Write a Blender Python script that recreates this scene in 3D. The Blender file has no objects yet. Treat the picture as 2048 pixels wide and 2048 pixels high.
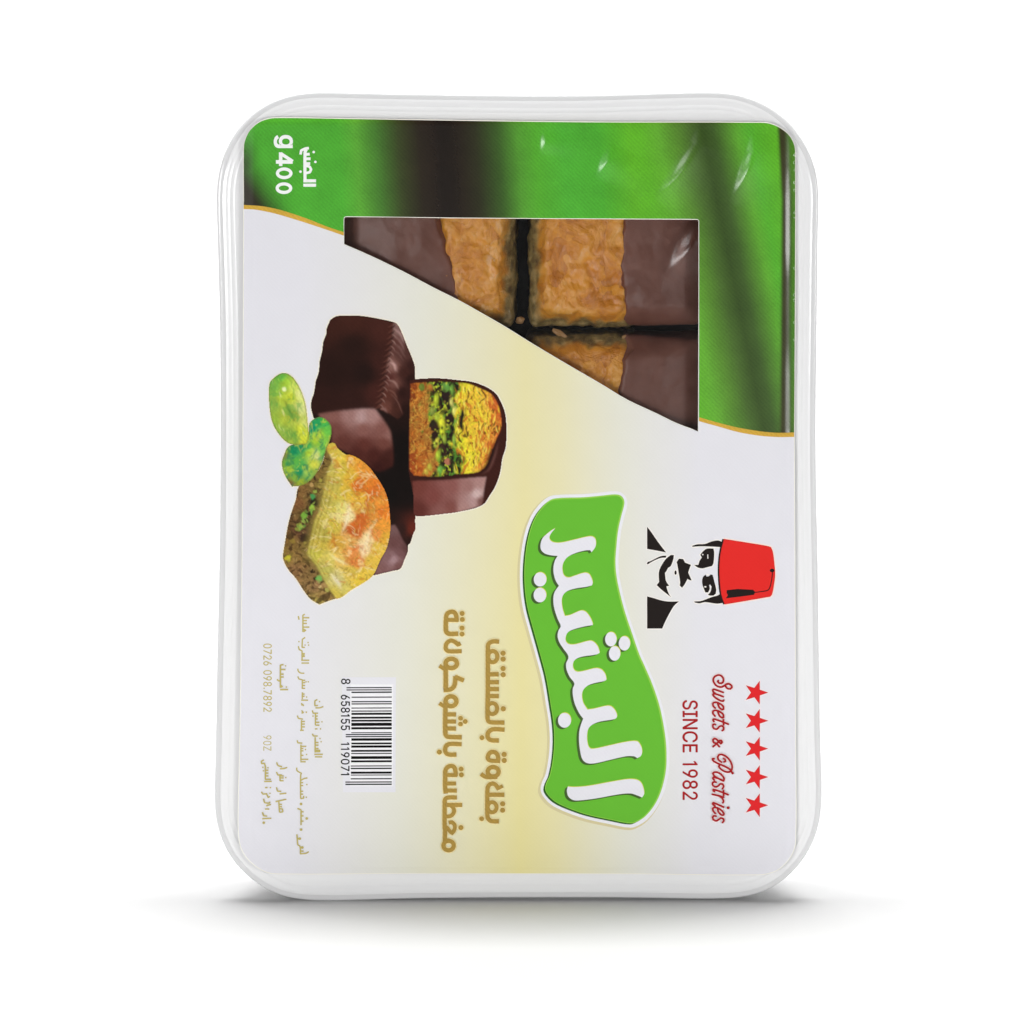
import bpy, bmesh, math, random
import numpy as np
from mathutils import Vector, noise
from mathutils.geometry import delaunay_2d_cdt, tessellate_polygon

random.seed(7)
rng = np.random.default_rng(11)
SC = bpy.context.scene
COL = SC.collection
S = 0.00012            # metres per unit of the plan the box was measured on
FLOOR = 1804.0         # plan row of the table top
CX = 1024.0

def W3(px, py, d=0.0):
    return ((px - CX) * S, d * S, (FLOOR - py) * S)

# ------------------------------------------------------------------ camera, world, lamps, exposure
CAM_D, CAM_H = 1.2, 0.25
cam = bpy.data.cameras.new('camera')
cam.sensor_width = 36
cam.lens = 36 * CAM_D / (2048 * S)
cam.shift_y = ((FLOOR - 1024) * S - CAM_H) / (2048 * S)
cam.clip_start = 0.05
cam.clip_end = 50
co = bpy.data.objects.new('camera', cam)
COL.objects.link(co)
co.location = (0, -CAM_D, CAM_H)
co.rotation_euler = (math.radians(90), 0, 0)
SC.camera = co

wd = bpy.data.worlds.new('World')
SC.world = wd
wd.use_nodes = True
bg = wd.node_tree.nodes['Background']
bg.inputs['Color'].default_value = (1, 1, 1, 1)
bg.inputs['Strength'].default_value = 0.05

def area(name, loc, target, size, power, size_y=None, color=(1, 1, 1)):
    l = bpy.data.lights.new(name, 'AREA')
    l.shape = 'RECTANGLE'
    l.size = size
    l.size_y = size_y or size
    l.energy = power
    l.color = color
    o = bpy.data.objects.new(name, l)
    COL.objects.link(o)
    o.location = loc
    o.rotation_euler = (Vector(target) - Vector(loc)).to_track_quat('-Z', 'Y').to_euler()
    return o
area('overhead_softbox', (0, 0.100, 0.95), (0, 0.100, 0), 0.85, 12.8, 0.22)
area('key_softbox', (-0.80, -1.0, 0.62), (0, 0, 0.1), 0.28, 1.9)
area('front_softbox_one', (-0.75, -1.25, 0.12), (0, 0, 0.1), 0.6, 6.4, 0.17)
area('front_softbox_two', (0.95, -0.95, 0.10), (0, 0, 0.1), 0.5, 5.5, 0.19)
area('backdrop_lamp', (0, 0.45, 0.95), (0, 0.85, 0.25), 1.8, 12.0, 0.3)

vs = SC.view_settings
vs.view_transform = 'Standard'
vs.look = 'None'
vs.exposure = 0.0
vs.gamma = 1.0
vs.use_curve_mapping = False
SC.render.film_transparent = False
SC.cycles.max_bounces = 10
SC.cycles.transparent_max_bounces = 12

# ------------------------------------------------------------------ small helpers
K = 1.00               # how bright white paper of albedo 1 comes out under these lamps
def lin(c):
    c = np.asarray(c, float) / 255.0
    return np.where(c <= 0.04045, c / 12.92, ((c + 0.055) / 1.055) ** 2.4)
def ink(c):
    return np.clip(lin(c) / K, 0.0, 0.93)

def smoothstep(a, b, x):
    t = np.clip((x - a) / (b - a), 0, 1)
    return t * t * (3 - 2 * t)

def crop(x0, y0, size, pts, full=1932.0, dy=0):
    """points measured on an enlarged square of the plan -> plan units"""
    f = size / full
    return [(x0 + x * f, y0 + (y + dy) * f) for x, y in pts]

def spline(pts, closed=True, corner=52, n=6):
    """round a measured outline with Catmull-Rom, keeping sharp corners"""
    P = [np.array(p, float) for p in pts]
    N = len(P)
    def is_corner(i):
        if not closed and (i == 0 or i == N - 1):
            return True
        a, b = P[i] - P[i - 1], P[(i + 1) % N] - P[i]
        la, lb = np.linalg.norm(a), np.linalg.norm(b)
        if la < 1e-9 or lb < 1e-9:
            return True
        return math.degrees(math.acos(max(-1, min(1, float(a @ b) / (la * lb))))) > corner
    cs = [is_corner(i) for i in range(N)]
    out = []
    last = N if closed else N - 1
    for i in range(last):
        p1, p2 = P[i], P[(i + 1) % N]
        p0 = P[i - 1] if not cs[i] else p1 - (p2 - p1) * 0.6
        p3 = P[(i + 2) % N] if not cs[(i + 1) % N] else p2 + (p2 - p1) * 0.6
        # centripetal-like scaling of the tangents keeps uneven spacing tidy
        L = np.linalg.norm(p2 - p1)
        m1 = (p2 - p0) / max(np.linalg.norm(p2 - p0), 1e-9) * L
        m2 = (p3 - p1) / max(np.linalg.norm(p3 - p1), 1e-9) * L
        for k in range(n):
            t = k / n
            h = (2*t**3 - 3*t**2 + 1) * p1 + (t**3 - 2*t**2 + t) * m1 + (-2*t**3 + 3*t**2) * p2 + (t**3 - t**2) * m2
            out.append((h[0], h[1]))
    if not closed:
        out.append(tuple(P[-1]))
    return out

def resample(pts, n):
    P = np.array(list(pts) + [pts[0]], float)
    seg = np.linalg.norm(np.diff(P, axis=0), axis=1)
    s = np.concatenate([[0], np.cumsum(seg)])
    t = np.linspace(0, s[-1], n, endpoint=False)
    return [(float(np.interp(a, s, P[:, 0])), float(np.interp(a, s, P[:, 1]))) for a in t]

def signed_area(p):
    a = np.array(p)
    b = np.roll(a, -1, 0)
    return 0.5 * float(np.sum(a[:, 0] * b[:, 1] - b[:, 0] * a[:, 1]))

def grow(pts, r):
    """move a closed outline outwards by r (inwards when negative)"""
    P = np.array(pts, float)
    t = np.roll(P, -1, 0) - np.roll(P, 1, 0)
    t /= np.maximum(np.linalg.norm(t, axis=1, keepdims=True), 1e-9)
    nrm = np.stack([t[:, 1], -t[:, 0]], 1) * (1 if signed_area(pts) > 0 else -1)
    return [tuple(q) for q in P + nrm * r]

def shift(pts, dx, dy):
    return [(x + dx, y + dy) for x, y in pts]

def ellipse(cx, cy, rx, ry, n=28):
    return [(cx + rx * math.cos(2 * math.pi * i / n), cy + ry * math.sin(2 * math.pi * i / n)) for i in range(n)]

def inside(poly, X, Y):
    P = np.array(poly)
    c = np.zeros(X.shape, bool)
    x2, y2 = P[-1]
    for x1, y1 in P:
        k = (y1 > Y) != (y2 > Y)
        if y1 != y2:
            c ^= k & (X < (x2 - x1) * (Y - y1) / (y2 - y1) + x1)
        x2, y2 = x1, y1
    return c

def _lattice(X, Y, seed):
    xi, yi = np.floor(X).astype(np.int64), np.floor(Y).astype(np.int64)
    tx, ty = X - xi, Y - yi
    tx, ty = tx * tx * (3 - 2 * tx), ty * ty * (3 - 2 * ty)
    tab = np.random.default_rng(seed).random(65536)
    h = lambda a, b: tab[(a * 7919 + b * 104729 + (a * b) * 13) % 65536]
    top = h(xi, yi) * (1 - tx) + h(xi + 1, yi) * tx
    bot = h(xi, yi + 1) * (1 - tx) + h(xi + 1, yi + 1) * tx
    return top * (1 - ty) + bot * ty
def value_noise(h, w, cell_x, cell_y=None, seed=0):
    """turned, warped two-octave noise over a pixel block, so that no grid shows"""
    cell_y = cell_y or cell_x
    X, Y = np.meshgrid(np.arange(w, dtype=float), np.arange(h, dtype=float))
    c = max(cell_x, cell_y)
    wx = (_lattice(X / c / 1.3 + 40, Y / c / 1.3 + 11, seed + 901) - .5) * c * 1.5
    wy = (_lattice(X / c / 1.3 + 70, Y / c / 1.3 + 31, seed + 902) - .5) * c * 1.5
    X, Y = X + wx, Y + wy
    a = 0.35
    U, V = X * math.cos(a) + Y * math.sin(a), -X * math.sin(a) + Y * math.cos(a)
    if abs(cell_x - cell_y) > 1.5:
        U, V = X + 0.12 * Y, Y - 0.12 * X
    n_ = 0.68 * _lattice(U / cell_x + 500, V / cell_y + 500, seed) + 0.32 * _lattice(U / cell_x * 2.3 + 900, V / cell_y * 2.3 + 900, seed + 77)
    return np.clip((n_ - 0.5) * 1.25 + 0.5, 0, 1)

# ------------------------------------------------------------------ materials
def mat(name, base=(0.8, 0.8, 0.8), rough=0.5, spec=0.5, coat=0.0, coat_rough=0.1):
    m = bpy.data.materials.new(name)
    m.use_nodes = True
    b = m.node_tree.nodes['Principled BSDF']
    b.inputs['Base Color'].default_value = (*base, 1)
    b.inputs['Roughness'].default_value = rough
    b.inputs['Specular IOR Level'].default_value = spec
    b.inputs['Coat Weight'].default_value = coat
    b.inputs['Coat Roughness'].default_value = coat_rough
    return m
def nd(m, t, **kw):
    n = m.node_tree.nodes.new(t)
    for k, v in kw.items():
        setattr(n, k, v)
    return n
def ln(m, a, b):
    m.node_tree.links.new(a, b)

def ink_mat(name, grain=0.10, coat=0.0):
    """printed ink: the printed colour, a fine print screen and paper grain"""
    m = mat(name, rough=0.55, spec=0.08, coat=coat, coat_rough=0.21)
    b = m.node_tree.nodes['Principled BSDF']
    at = nd(m, 'ShaderNodeAttribute', attribute_name='Ink')
    tc = nd(m, 'ShaderNodeTexCoord')
    mp = nd(m, 'ShaderNodeMapping')
    mp.inputs['Rotation'].default_value = (0, math.radians(45), 0)
    ln(m, tc.outputs['Object'], mp.inputs['Vector'])
    w1 = nd(m, 'ShaderNodeTexNoise')
    w1.inputs['Scale'].default_value = 2600
    w1.inputs['Detail'].default_value = 1
    ln(m, mp.outputs['Vector'], w1.inputs['Vector'])
    w2 = nd(m, 'ShaderNodeTexWave', wave_type='BANDS', bands_direction='X')
    w2.inputs['Scale'].default_value = 420
    ln(m, mp.outputs['Vector'], w2.inputs['Vector'])
    w3 = nd(m, 'ShaderNodeTexNoise')
    w3.inputs['Scale'].default_value = 150
    ln(m, tc.outputs['Object'], w3.inputs['Vector'])
    a1 = nd(m, 'ShaderNodeMath', operation='ADD')
    ln(m, w1.outputs['Fac'], a1.inputs[0]); ln(m, w3.outputs['Fac'], a1.inputs[1])
    a2 = nd(m, 'ShaderNodeMath', operation='MULTIPLY_ADD')
    ln(m, w2.outputs['Fac'], a2.inputs[0]); a2.inputs[1].default_value = 0.35
    ln(m, a1.outputs[0], a2.inputs[2])
    mr = nd(m, 'ShaderNodeMapRange')
    mr.inputs['From Min'].default_value = 0.6; mr.inputs['From Max'].default_value = 1.75
    mr.inputs['To Min'].default_value = 1 - grain; mr.inputs['To Max'].default_value = 1 + grain
    ln(m, a2.outputs[0], mr.inputs['Value'])
    mx = nd(m, 'ShaderNodeVectorMath', operation='SCALE')
    ln(m, at.outputs['Color'], mx.inputs[0]); ln(m, mr.outputs[0], mx.inputs['Scale'])
    ln(m, mx.outputs[0], b.inputs['Base Color'])
    return m
M_INK = ink_mat('printed_ink', 0.02)
M_GREEN = ink_mat('glossy_green_print', 0.22, coat=1.0)
M_PHOTO = ink_mat('printed_photo', 0.10)
M_GOLD = ink_mat('gold_print', 0.15)
M_PAPER = ink_mat('label_card', 0.015)

def plastic(name, tint, trans, rough=0.22, clear=0.0):
    m = mat(name, tint, rough, 0.5)
    nt = m.node_tree
    b = nt.nodes['Principled BSDF']
    out = nt.nodes['Material Output']
    tl = nd(m, 'ShaderNodeBsdfTranslucent')
    tl.inputs['Color'].default_value = (*tint, 1)
    mx = nd(m, 'ShaderNodeMixShader')
    mx.inputs['Fac'].default_value = trans
    ln(m, b.outputs[0], mx.inputs[1]); ln(m, tl.outputs[0], mx.inputs[2])
    nz = nd(m, 'ShaderNodeTexNoise')
    nz.inputs['Scale'].default_value = 90
    nz.inputs['Detail'].default_value = 4
    tc = nd(m, 'ShaderNodeTexCoord')
    ln(m, tc.outputs['Object'], nz.inputs['Vector'])
    bp = nd(m, 'ShaderNodeBump')
    bp.inputs['Strength'].default_value = 0.12
    bp.inputs['Distance'].default_value = 0.0008
    ln(m, nz.outputs['Fac'], bp.inputs['Height'])
    ln(m, bp.outputs['Normal'], b.inputs['Normal'])
    last = mx
    if clear:
        tp = nd(m, 'ShaderNodeBsdfTransparent')
        m2 = nd(m, 'ShaderNodeMixShader')
        m2.inputs['Fac'].default_value = clear
        ln(m, last.outputs[0], m2.inputs[1]); ln(m, tp.outputs[0], m2.inputs[2])
        last = m2
    ln(m, last.outputs[0], out.inputs['Surface'])
    return m
M_LID = plastic('frosted_lid_plastic', (0.91, 0.91, 0.915), 0.07, 0.14)
M_RIM = plastic('thin_rim_plastic', (0.84, 0.84, 0.845), 0.22, 0.12)
M_TRAY = plastic('milky_tray_plastic', (0.80, 0.80, 0.80), 0.35, 0.3)

def clear_mat():
    m = bpy.data.materials.new('clear_film')
    m.use_nodes = True
    nt = m.node_tree
    nt.nodes.remove(nt.nodes['Principled BSDF'])
    out = nt.nodes['Material Output']
    gl = nd(m, 'ShaderNodeBsdfGlossy')
    gl.inputs['Roughness'].default_value = 0.2
    tp = nd(m, 'ShaderNodeBsdfTransparent')
    tp.inputs['Color'].default_value = (0.97, 0.97, 0.97, 1)
    fr = nd(m, 'ShaderNodeFresnel')
    fr.inputs['IOR'].default_value = 1.5
    k = nd(m, 'ShaderNodeMath', operation='MULTIPLY')
    k.inputs[1].default_value = 0.85       # both faces of the film reflect
    ln(m, fr.outputs[0], k.inputs[0])
    mx = nd(m, 'ShaderNodeMixShader')
    ln(m, k.outputs[0], mx.inputs['Fac'])
    ln(m, tp.outputs[0], mx.inputs[1]); ln(m, gl.outputs[0], mx.inputs[2])
    ln(m, mx.outputs[0], out.inputs['Surface'])
    return m
M_CLEAR = clear_mat()

# ------------------------------------------------------------------ objects
def link(name, me, parent=None, m=None, smooth=False):
    o = bpy.data.objects.new(name, me)
    COL.objects.link(o)
    if parent:
        o.parent = parent
    if m:
        me.materials.append(m)
    if smooth:
        me.polygons.foreach_set('use_smooth', [True] * len(me.polygons))
    return o
def thing(name, loc, label, cat, group=None):
    o = bpy.data.objects.new(name, None)
    o.empty_display_size = 0.02
    COL.objects.link(o)
    o.location = loc
    o['label'] = label
    o['category'] = cat
    if group:
        o['group'] = group
    return o

ORG = Vector((0, 0, 0))      # origin of the thing being built
def mesh_from(verts, faces, cols=None, name='mesh'):
    me = bpy.data.meshes.new(name)
    o = ORG
    me.from_pydata([(x - o.x, y - o.y, z - o.z) for x, y, z in verts], [], faces)
    if cols is not None:
        a = me.color_attributes.new('Ink', 'FLOAT_COLOR', 'POINT')
        c = np.ones((len(verts), 4), np.float32)
        c[:, :3] = np.asarray(cols, np.float32)
        a.data.foreach_set('color', c.ravel())
    me.update()
    return me

# ---- the label's shape in depth: it bends back at its edges over the lid's raised panel
def along(px, py, path):
    """distance to a path, the side it lies on and how far along it is"""
    P = np.array(path, float)
    best = np.full(px.shape, 1e9); sd = np.zeros(px.shape); tt = np.zeros(px.shape)
    seg = np.linalg.norm(np.diff(P, axis=0), axis=1)
    s0 = np.concatenate([[0], np.cumsum(seg)])
    for i in range(len(P) - 1):
        a, b = P[i], P[i + 1]
        ab = b - a
        t = np.clip(((px - a[0]) * ab[0] + (py - a[1]) * ab[1]) / (ab @ ab), 0, 1)
        dd = np.hypot(px - a[0] - t * ab[0], py - a[1] - t * ab[1])
        cr = (ab[0] * (py - a[1]) - ab[1] * (px - a[0])) / seg[i]
        k = dd < best
        best = np.where(k, dd, best); sd = np.where(k, cr, sd)
        tt = np.where(k, (s0[i] + t * seg[i]) / s0[-1], tt)
    return best, sd, tt
def crease(px, py, path, width, height):
    """a soft line along a path, thinning out at its ends"""
    best, sd, tt = along(px, py, path)
    taper = np.clip(np.sin(np.pi * np.clip(tt, 0.02, 0.98)), 0, 1) ** 0.7
    w = width * (0.55 + 0.45 * taper)
    return height * taper * np.exp(-(best / w) ** 2)
def fold(px, py, path, width, slope):
    """a slack fold in the film: a narrow tilted strip along the path, easing back on its far side"""
    best, sd, tt = along(px, py, path)
    taper = np.sin(np.pi * np.clip(tt, 0.03, 0.97)) ** 0.6
    w = width * (0.25 + 0.75 * taper)
    q = -sd / (0.62 * w)                  # the lit strip rises to the lower right with soft shoulders
    up = slope * w * 0.55 * (1 + np.tanh(1.25 * q))
    back = np.exp(-np.clip(-sd - w * 0.5, 0, None) / 34.0)
    off = np.where((tt <= 0.0) | (tt >= 1.0), np.exp(-np.clip(best - np.abs(sd), 0, None) / 6.0), 1.0)
    return up * back * taper * off * (1.0 - 0.55 * smoothstep(0.35, 1.0, tt))
LABEL_CREASES = [
    ([(1397, 250), (1388, 288), (1350, 345), (1304, 400)], 21, 0.43),
    ([(1504, 262), (1500, 305), (1483, 350), (1456, 408)], 19, 0.43),
    ([(1224, 286), (1210, 318), (1190, 356)], 15, 0.34),
    ([(1087, 262), (1086, 285), (1082, 310)], 9, 0.34),
]
PANE_CREASES = [([(1400, 436), (1383, 466), (1360, 505), (1330, 550)], 28, 0.43)]
def depth(px, py):
    px = np.asarray(px, float); py = np.asarray(py, float)
    l = np.clip(508 - px, 0, 40) * 0.06
    r = np.interp(px, [0, 1562, 1566, 1570, 1580, 1583, 1595], [0, 0, 0.25, 0.9, 4.4, 5.0, 6.0]) * np.interp(py, [0, 330, 400, 500, 560, 680, 740, 860, 900], [0.5, 0.56, 0.86, 0.88, 0.66, 0.64, 0.84, 0.9, 0.6])
    t = np.clip(246 - py, 0, 12) * 0.3
    b = np.clip(py - 1738, 0, 12) * 0.3
    d = np.maximum(np.maximum(l, r), np.maximum(t, b))
    return d

# letter outlines used for the printed figures and capitals
GLYPHS = {
 'rS': (447, '224,-9 188,-7 156,-1 128,9 102,23 81,40 64,60 51,83 42,109 38,137 104,137 108,118 114,102 123,88 136,76 150,66 166,59 185,53 204,50 224,49 246,50 267,54 286,60 303,69 317,79 329,92 338,106 344,122 346,139 344,154 340,168 332,179 322,189 310,197 296,205 280,211 263,217 245,222 184,239 145,253 112,269 86,289 67,313 56,341 52,372 54,400 62,425 75,448 92,468 113,484 138,498 165,508 195,514 227,516 259,514 289,508 316,498 340,484 360,468 377,449 390,427 398,403 401,378 337,378 332,402 320,421 302,437 280,449 254,456 225,459 204,457 185,454 167,448 152,440 139,430 129,418 121,405 117,391 115,376 117,359 122,345 131,334 142,324 155,315 169,308 184,302 198,297 212,293 264,279 279,275 295,270 312,264 328,256 344,248 359,238 372,226 384,213 395,198 402,180 407,161 408,139 406,112 399,87 386,64 370,43 349,25 323,11 294,0 261,-7', '52,54,53 51,54,52 51,55,54 50,55,51 50,56,55 49,56,50 49,57,56 48,57,49 48,58,57 48,59,58 47,70,48 70,69,48 69,59,48 68,59,69 47,71,70 67,59,68 47,72,71 66,59,67 66,60,59 46,72,47 46,73,72 46,74,73 65,60,66 46,75,74 65,61,60 45,75,46 64,61,65 45,76,75 45,77,76 64,62,61 63,62,64 44,77,45 44,78,77 44,79,78 43,79,44 43,80,79 43,81,80 42,81,43 42,82,81 42,83,82 42,84,83 41,84,42 41,85,84 41,86,85 41,87,86 41,88,87 40,88,41 40,89,88 40,90,89 40,91,90 39,91,40 39,92,91 39,93,92 38,93,39 38,94,93 37,94,38 37,95,94 37,96,95 36,96,37 35,96,36 35,97,96 34,97,35 33,97,34 33,98,97 32,98,33 31,98,32 31,99,98 30,99,31 29,99,30 29,100,99 28,100,29 27,100,28 27,101,100 8,10,9 8,11,10 26,101,27 8,12,11 26,102,101 7,12,8 25,102,26 7,13,12 24,102,25 7,14,13 24,103,102 6,14,7 23,103,24 6,15,14 22,103,23 6,16,15 22,104,103 21,104,22 5,16,6 5,17,16 20,104,21 5,18,17 19,104,20 5,19,18 5,104,19 5,105,104 4,105,5 4,106,105 3,106,4 3,107,106 2,107,3 2,108,107 1,108,2 1,0,108'),
 'rI': (300, '31,0 31,57 118,57 118,452 31,452 31,509 269,509 269,452 183,452 183,57 269,57 269,0', '4,6,5 4,7,6 3,7,4 2,8,3 8,7,3 2,9,8 0,2,1 0,9,2 0,10,9 0,11,10'),
 'rN': (523, '60,0 60,509 136,509 343,183 349,174 355,163 363,151 371,137 379,122 388,107 396,90 405,73 414,55 405,54 403,72 402,90 401,108 400,126 399,142 399,157 399,171 399,184 399,195 399,509 463,509 463,0 387,0 202,290 194,303 186,317 177,331 168,346 159,363 148,381 136,402 123,425 108,452 119,454 120,429 121,406 122,384 123,363 124,345 124,328 125,313 125,301 125,291 125,0', '0,36,1 36,2,1 36,37,2 37,3,2 22,24,23 22,25,24 38,3,37 0,38,36 38,35,36 0,39,38 35,3,38 34,3,35 0,40,39 33,3,34 0,41,40 32,3,33 0,42,41 31,3,32 30,3,31 0,43,42 29,3,30 0,44,43 28,3,29 0,45,44 27,3,28 0,46,45 0,47,46 26,3,27 21,25,22 20,25,21 26,4,3 26,5,4 19,25,20 26,6,5 18,25,19 26,7,6 17,25,18 26,8,7 16,25,17 26,9,8 15,25,16 26,10,9 14,11,15 11,25,15 26,14,10 14,11,10 12,25,11 26,13,14 13,25,12 26,25,13'),
 'rC': (510, '267,-7 225,-3 186,7 150,25 119,49 92,79 70,115 53,157 44,203 40,254 44,305 53,352 70,393 92,429 119,459 150,484 186,501 225,512 267,516 293,514 317,511 340,504 362,496 383,485 402,471 419,456 435,438 448,418 459,397 467,373 473,348 408,348 404,365 397,380 389,395 380,407 369,418 357,428 344,437 330,444 315,449 300,453 284,455 267,456 237,453 209,445 184,432 161,414 141,391 125,364 113,332 106,295 103,254 106,213 113,177 125,145 141,117 161,94 184,76 210,63 237,56 267,53 284,54 300,56 315,60 330,65 344,72 357,81 369,90 380,102 389,114 397,128 404,144 408,160 473,160 467,135 459,112 448,91 435,71 420,53 402,38 383,24 363,13 341,5 317,-2 293,-6', '17,19,18 17,20,19 16,20,17 16,21,20 16,22,21 15,22,16 15,23,22 15,24,23 14,24,15 14,25,24 13,44,14 44,43,14 43,25,14 42,25,43 42,26,25 41,26,42 13,45,44 40,26,41 39,26,40 13,46,45 38,26,39 38,27,26 37,27,38 13,47,46 12,47,13 36,27,37 35,27,36 35,28,27 12,48,47 34,28,35 34,29,28 33,29,34 11,48,12 11,49,48 32,29,33 32,30,29 31,30,32 11,50,49 10,50,11 10,51,50 9,51,10 9,52,51 8,52,9 8,53,52 8,54,53 7,54,8 7,55,54 72,74,73 72,75,74 6,55,7 6,56,55 71,75,72 71,76,75 70,76,71 6,57,56 5,57,6 69,76,70 69,77,76 68,77,69 5,58,57 68,78,77 67,78,68 66,78,67 4,58,5 4,59,58 65,78,66 65,79,78 64,79,65 4,60,59 63,79,64 62,79,63 4,61,60 61,79,62 61,80,79 4,80,61 3,80,4 3,81,80 2,81,3 2,82,81 2,83,82 1,83,2 1,84,83 1,85,84 0,85,1'),
 'rE': (419, '60,0 60,509 372,509 372,452 125,452 125,286 355,286 355,229 125,229 125,57 375,57 375,0', '0,4,1 4,2,1 4,3,2 0,5,4 0,8,5 8,6,5 8,7,6 0,9,8 0,10,9 0,11,10'),
 'r1': (453, '76,0 76,55 391,55 391,0 276,509 276,0 212,0 212,448 209,448 86,358 86,427 198,509', '10,4,11 10,8,4 8,7,4 7,5,4 10,9,8 6,5,7 0,2,1 0,3,2'),
 'r9': (453, '226,516 256,513 285,506 310,494 333,478 352,458 368,434 380,408 387,378 389,347 387,322 382,296 373,270 359,240 340,207 315,168 200,0 130,0 301,248 307,248 302,238 295,229 287,221 278,214 268,207 257,202 245,198 232,195 218,195 188,197 161,203 137,214 116,229 98,247 83,269 72,294 66,321 64,352 66,382 73,411 85,436 101,459 120,479 143,494 168,506 196,513 226,460 207,459 190,454 174,446 160,435 148,423 138,407 131,390 127,372 125,352 127,331 131,313 138,295 148,280 160,268 174,257 190,250 207,245 226,243 245,245 263,249 279,257 293,267 305,280 314,295 322,312 326,330 327,350 326,371 322,390 314,407 305,422 293,435 279,446 263,454 245,459', '45,1,0 44,1,45 44,2,1 43,2,44 43,3,2 42,3,43 42,4,3 41,4,42 41,46,4 46,5,4 41,47,46 81,5,46 40,47,41 40,48,47 80,5,81 80,6,5 40,49,48 79,6,80 40,50,49 78,6,79 39,50,40 39,51,50 77,6,78 77,7,6 39,52,51 76,7,77 38,52,39 76,8,7 38,53,52 75,8,76 38,54,53 74,8,75 37,54,38 74,9,8 37,55,54 73,9,74 36,55,37 36,56,55 72,9,73 72,10,9 36,57,56 71,10,72 71,11,10 35,57,36 35,58,57 70,11,71 70,12,11 35,59,58 69,12,70 34,59,35 34,60,59 68,12,69 68,13,12 33,60,34 33,61,60 67,13,68 33,62,61 66,19,67 19,13,67 33,63,62 65,18,66 18,19,66 65,24,18 24,17,18 20,13,19 32,63,33 32,64,63 64,24,65 32,24,64 20,14,13 21,14,20 22,14,21 31,24,32 23,14,22 30,24,31 24,14,23 30,25,24 17,14,24 17,15,14 29,25,30 29,26,25 29,27,26 28,27,29 17,16,15'),
 'r8': (453, '226,-7 193,-5 163,1 136,11 111,25 91,42 74,62 62,84 54,109 52,135 53,156 58,176 65,195 75,212 87,228 101,241 117,252 134,260 153,265 153,267 129,276 109,289 93,308 80,330 73,354 70,380 73,405 79,429 90,450 106,469 124,485 146,498 170,508 197,514 226,516 255,514 282,508 306,498 328,485 346,469 361,450 373,429 379,405 382,380 379,354 372,330 359,308 343,289 323,276 300,267 300,265 319,260 335,252 351,241 365,228 377,212 387,195 395,176 399,156 401,135 398,109 391,84 378,62 362,42 341,25 317,11 289,1 259,-5 226,49 248,50 267,54 285,60 300,69 313,79 323,91 331,106 335,121 337,139 335,157 330,173 322,189 312,202 298,213 283,223 265,230 247,234 226,235 206,234 187,230 169,223 154,213 140,202 130,189 122,173 117,157 115,139 117,121 121,106 129,91 139,79 152,69 167,60 185,54 205,50 226,290 244,291 260,294 274,300 287,308 298,318 307,330 314,344 318,359 319,376 318,392 314,407 308,420 299,432 288,442 275,449 260,455 244,459 226,460 208,459 192,455 177,449 164,442 153,432 145,420 138,407 134,392 133,376 134,359 138,344 145,330 154,318 165,308 178,300 193,294 209,291', '33,35,34 32,35,33 32,36,35 31,36,32 31,37,36 30,37,31 30,38,37 29,38,30 29,39,38 28,123,29 123,39,29 123,122,39 122,121,39 121,40,39 28,124,123 120,40,121 28,125,124 119,40,120 27,125,28 119,41,40 27,126,125 118,41,119 27,127,126 117,41,118 116,41,117 27,128,127 26,128,27 116,42,41 26,129,128 115,42,116 26,130,129 114,42,115 25,130,26 114,43,42 25,131,130 113,43,114 24,131,25 113,44,43 24,132,131 112,44,113 24,133,132 111,44,112 111,45,44 23,133,24 23,134,133 110,45,111 23,135,134 109,45,110 109,46,45 22,135,23 22,136,135 108,46,109 22,137,136 107,46,108 107,47,46 21,137,22 21,138,137 106,47,107 21,139,138 105,47,106 21,104,139 104,47,105 21,47,104 21,48,47 20,48,21 20,49,48 19,49,20 18,49,19 18,50,49 17,50,18 17,51,50 16,51,17 16,52,51 15,52,16 15,53,52 14,86,15 86,53,15 86,54,53 14,87,86 85,54,86 14,88,87 84,54,85 14,89,88 83,54,84 13,89,14 83,55,54 13,90,89 82,55,83 13,91,90 81,55,82 12,91,13 81,56,55 12,92,91 80,56,81 11,92,12 80,57,56 11,93,92 79,57,80 79,58,57 10,93,11 10,94,93 78,58,79 10,95,94 77,58,78 77,59,58 9,95,10 9,96,95 76,59,77 8,96,9 76,60,59 8,97,96 75,60,76 75,61,60 7,97,8 7,98,97 74,61,75 7,99,98 73,61,74 6,99,7 73,62,61 6,100,99 72,62,73 6,101,100 71,62,72 5,101,6 71,63,62 5,102,101 70,63,71 5,103,102 69,63,70 5,68,103 68,63,69 5,63,68 4,63,5 4,64,63 4,65,64 3,65,4 2,65,3 2,66,65 1,66,2 1,67,66 0,67,1'),
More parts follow.
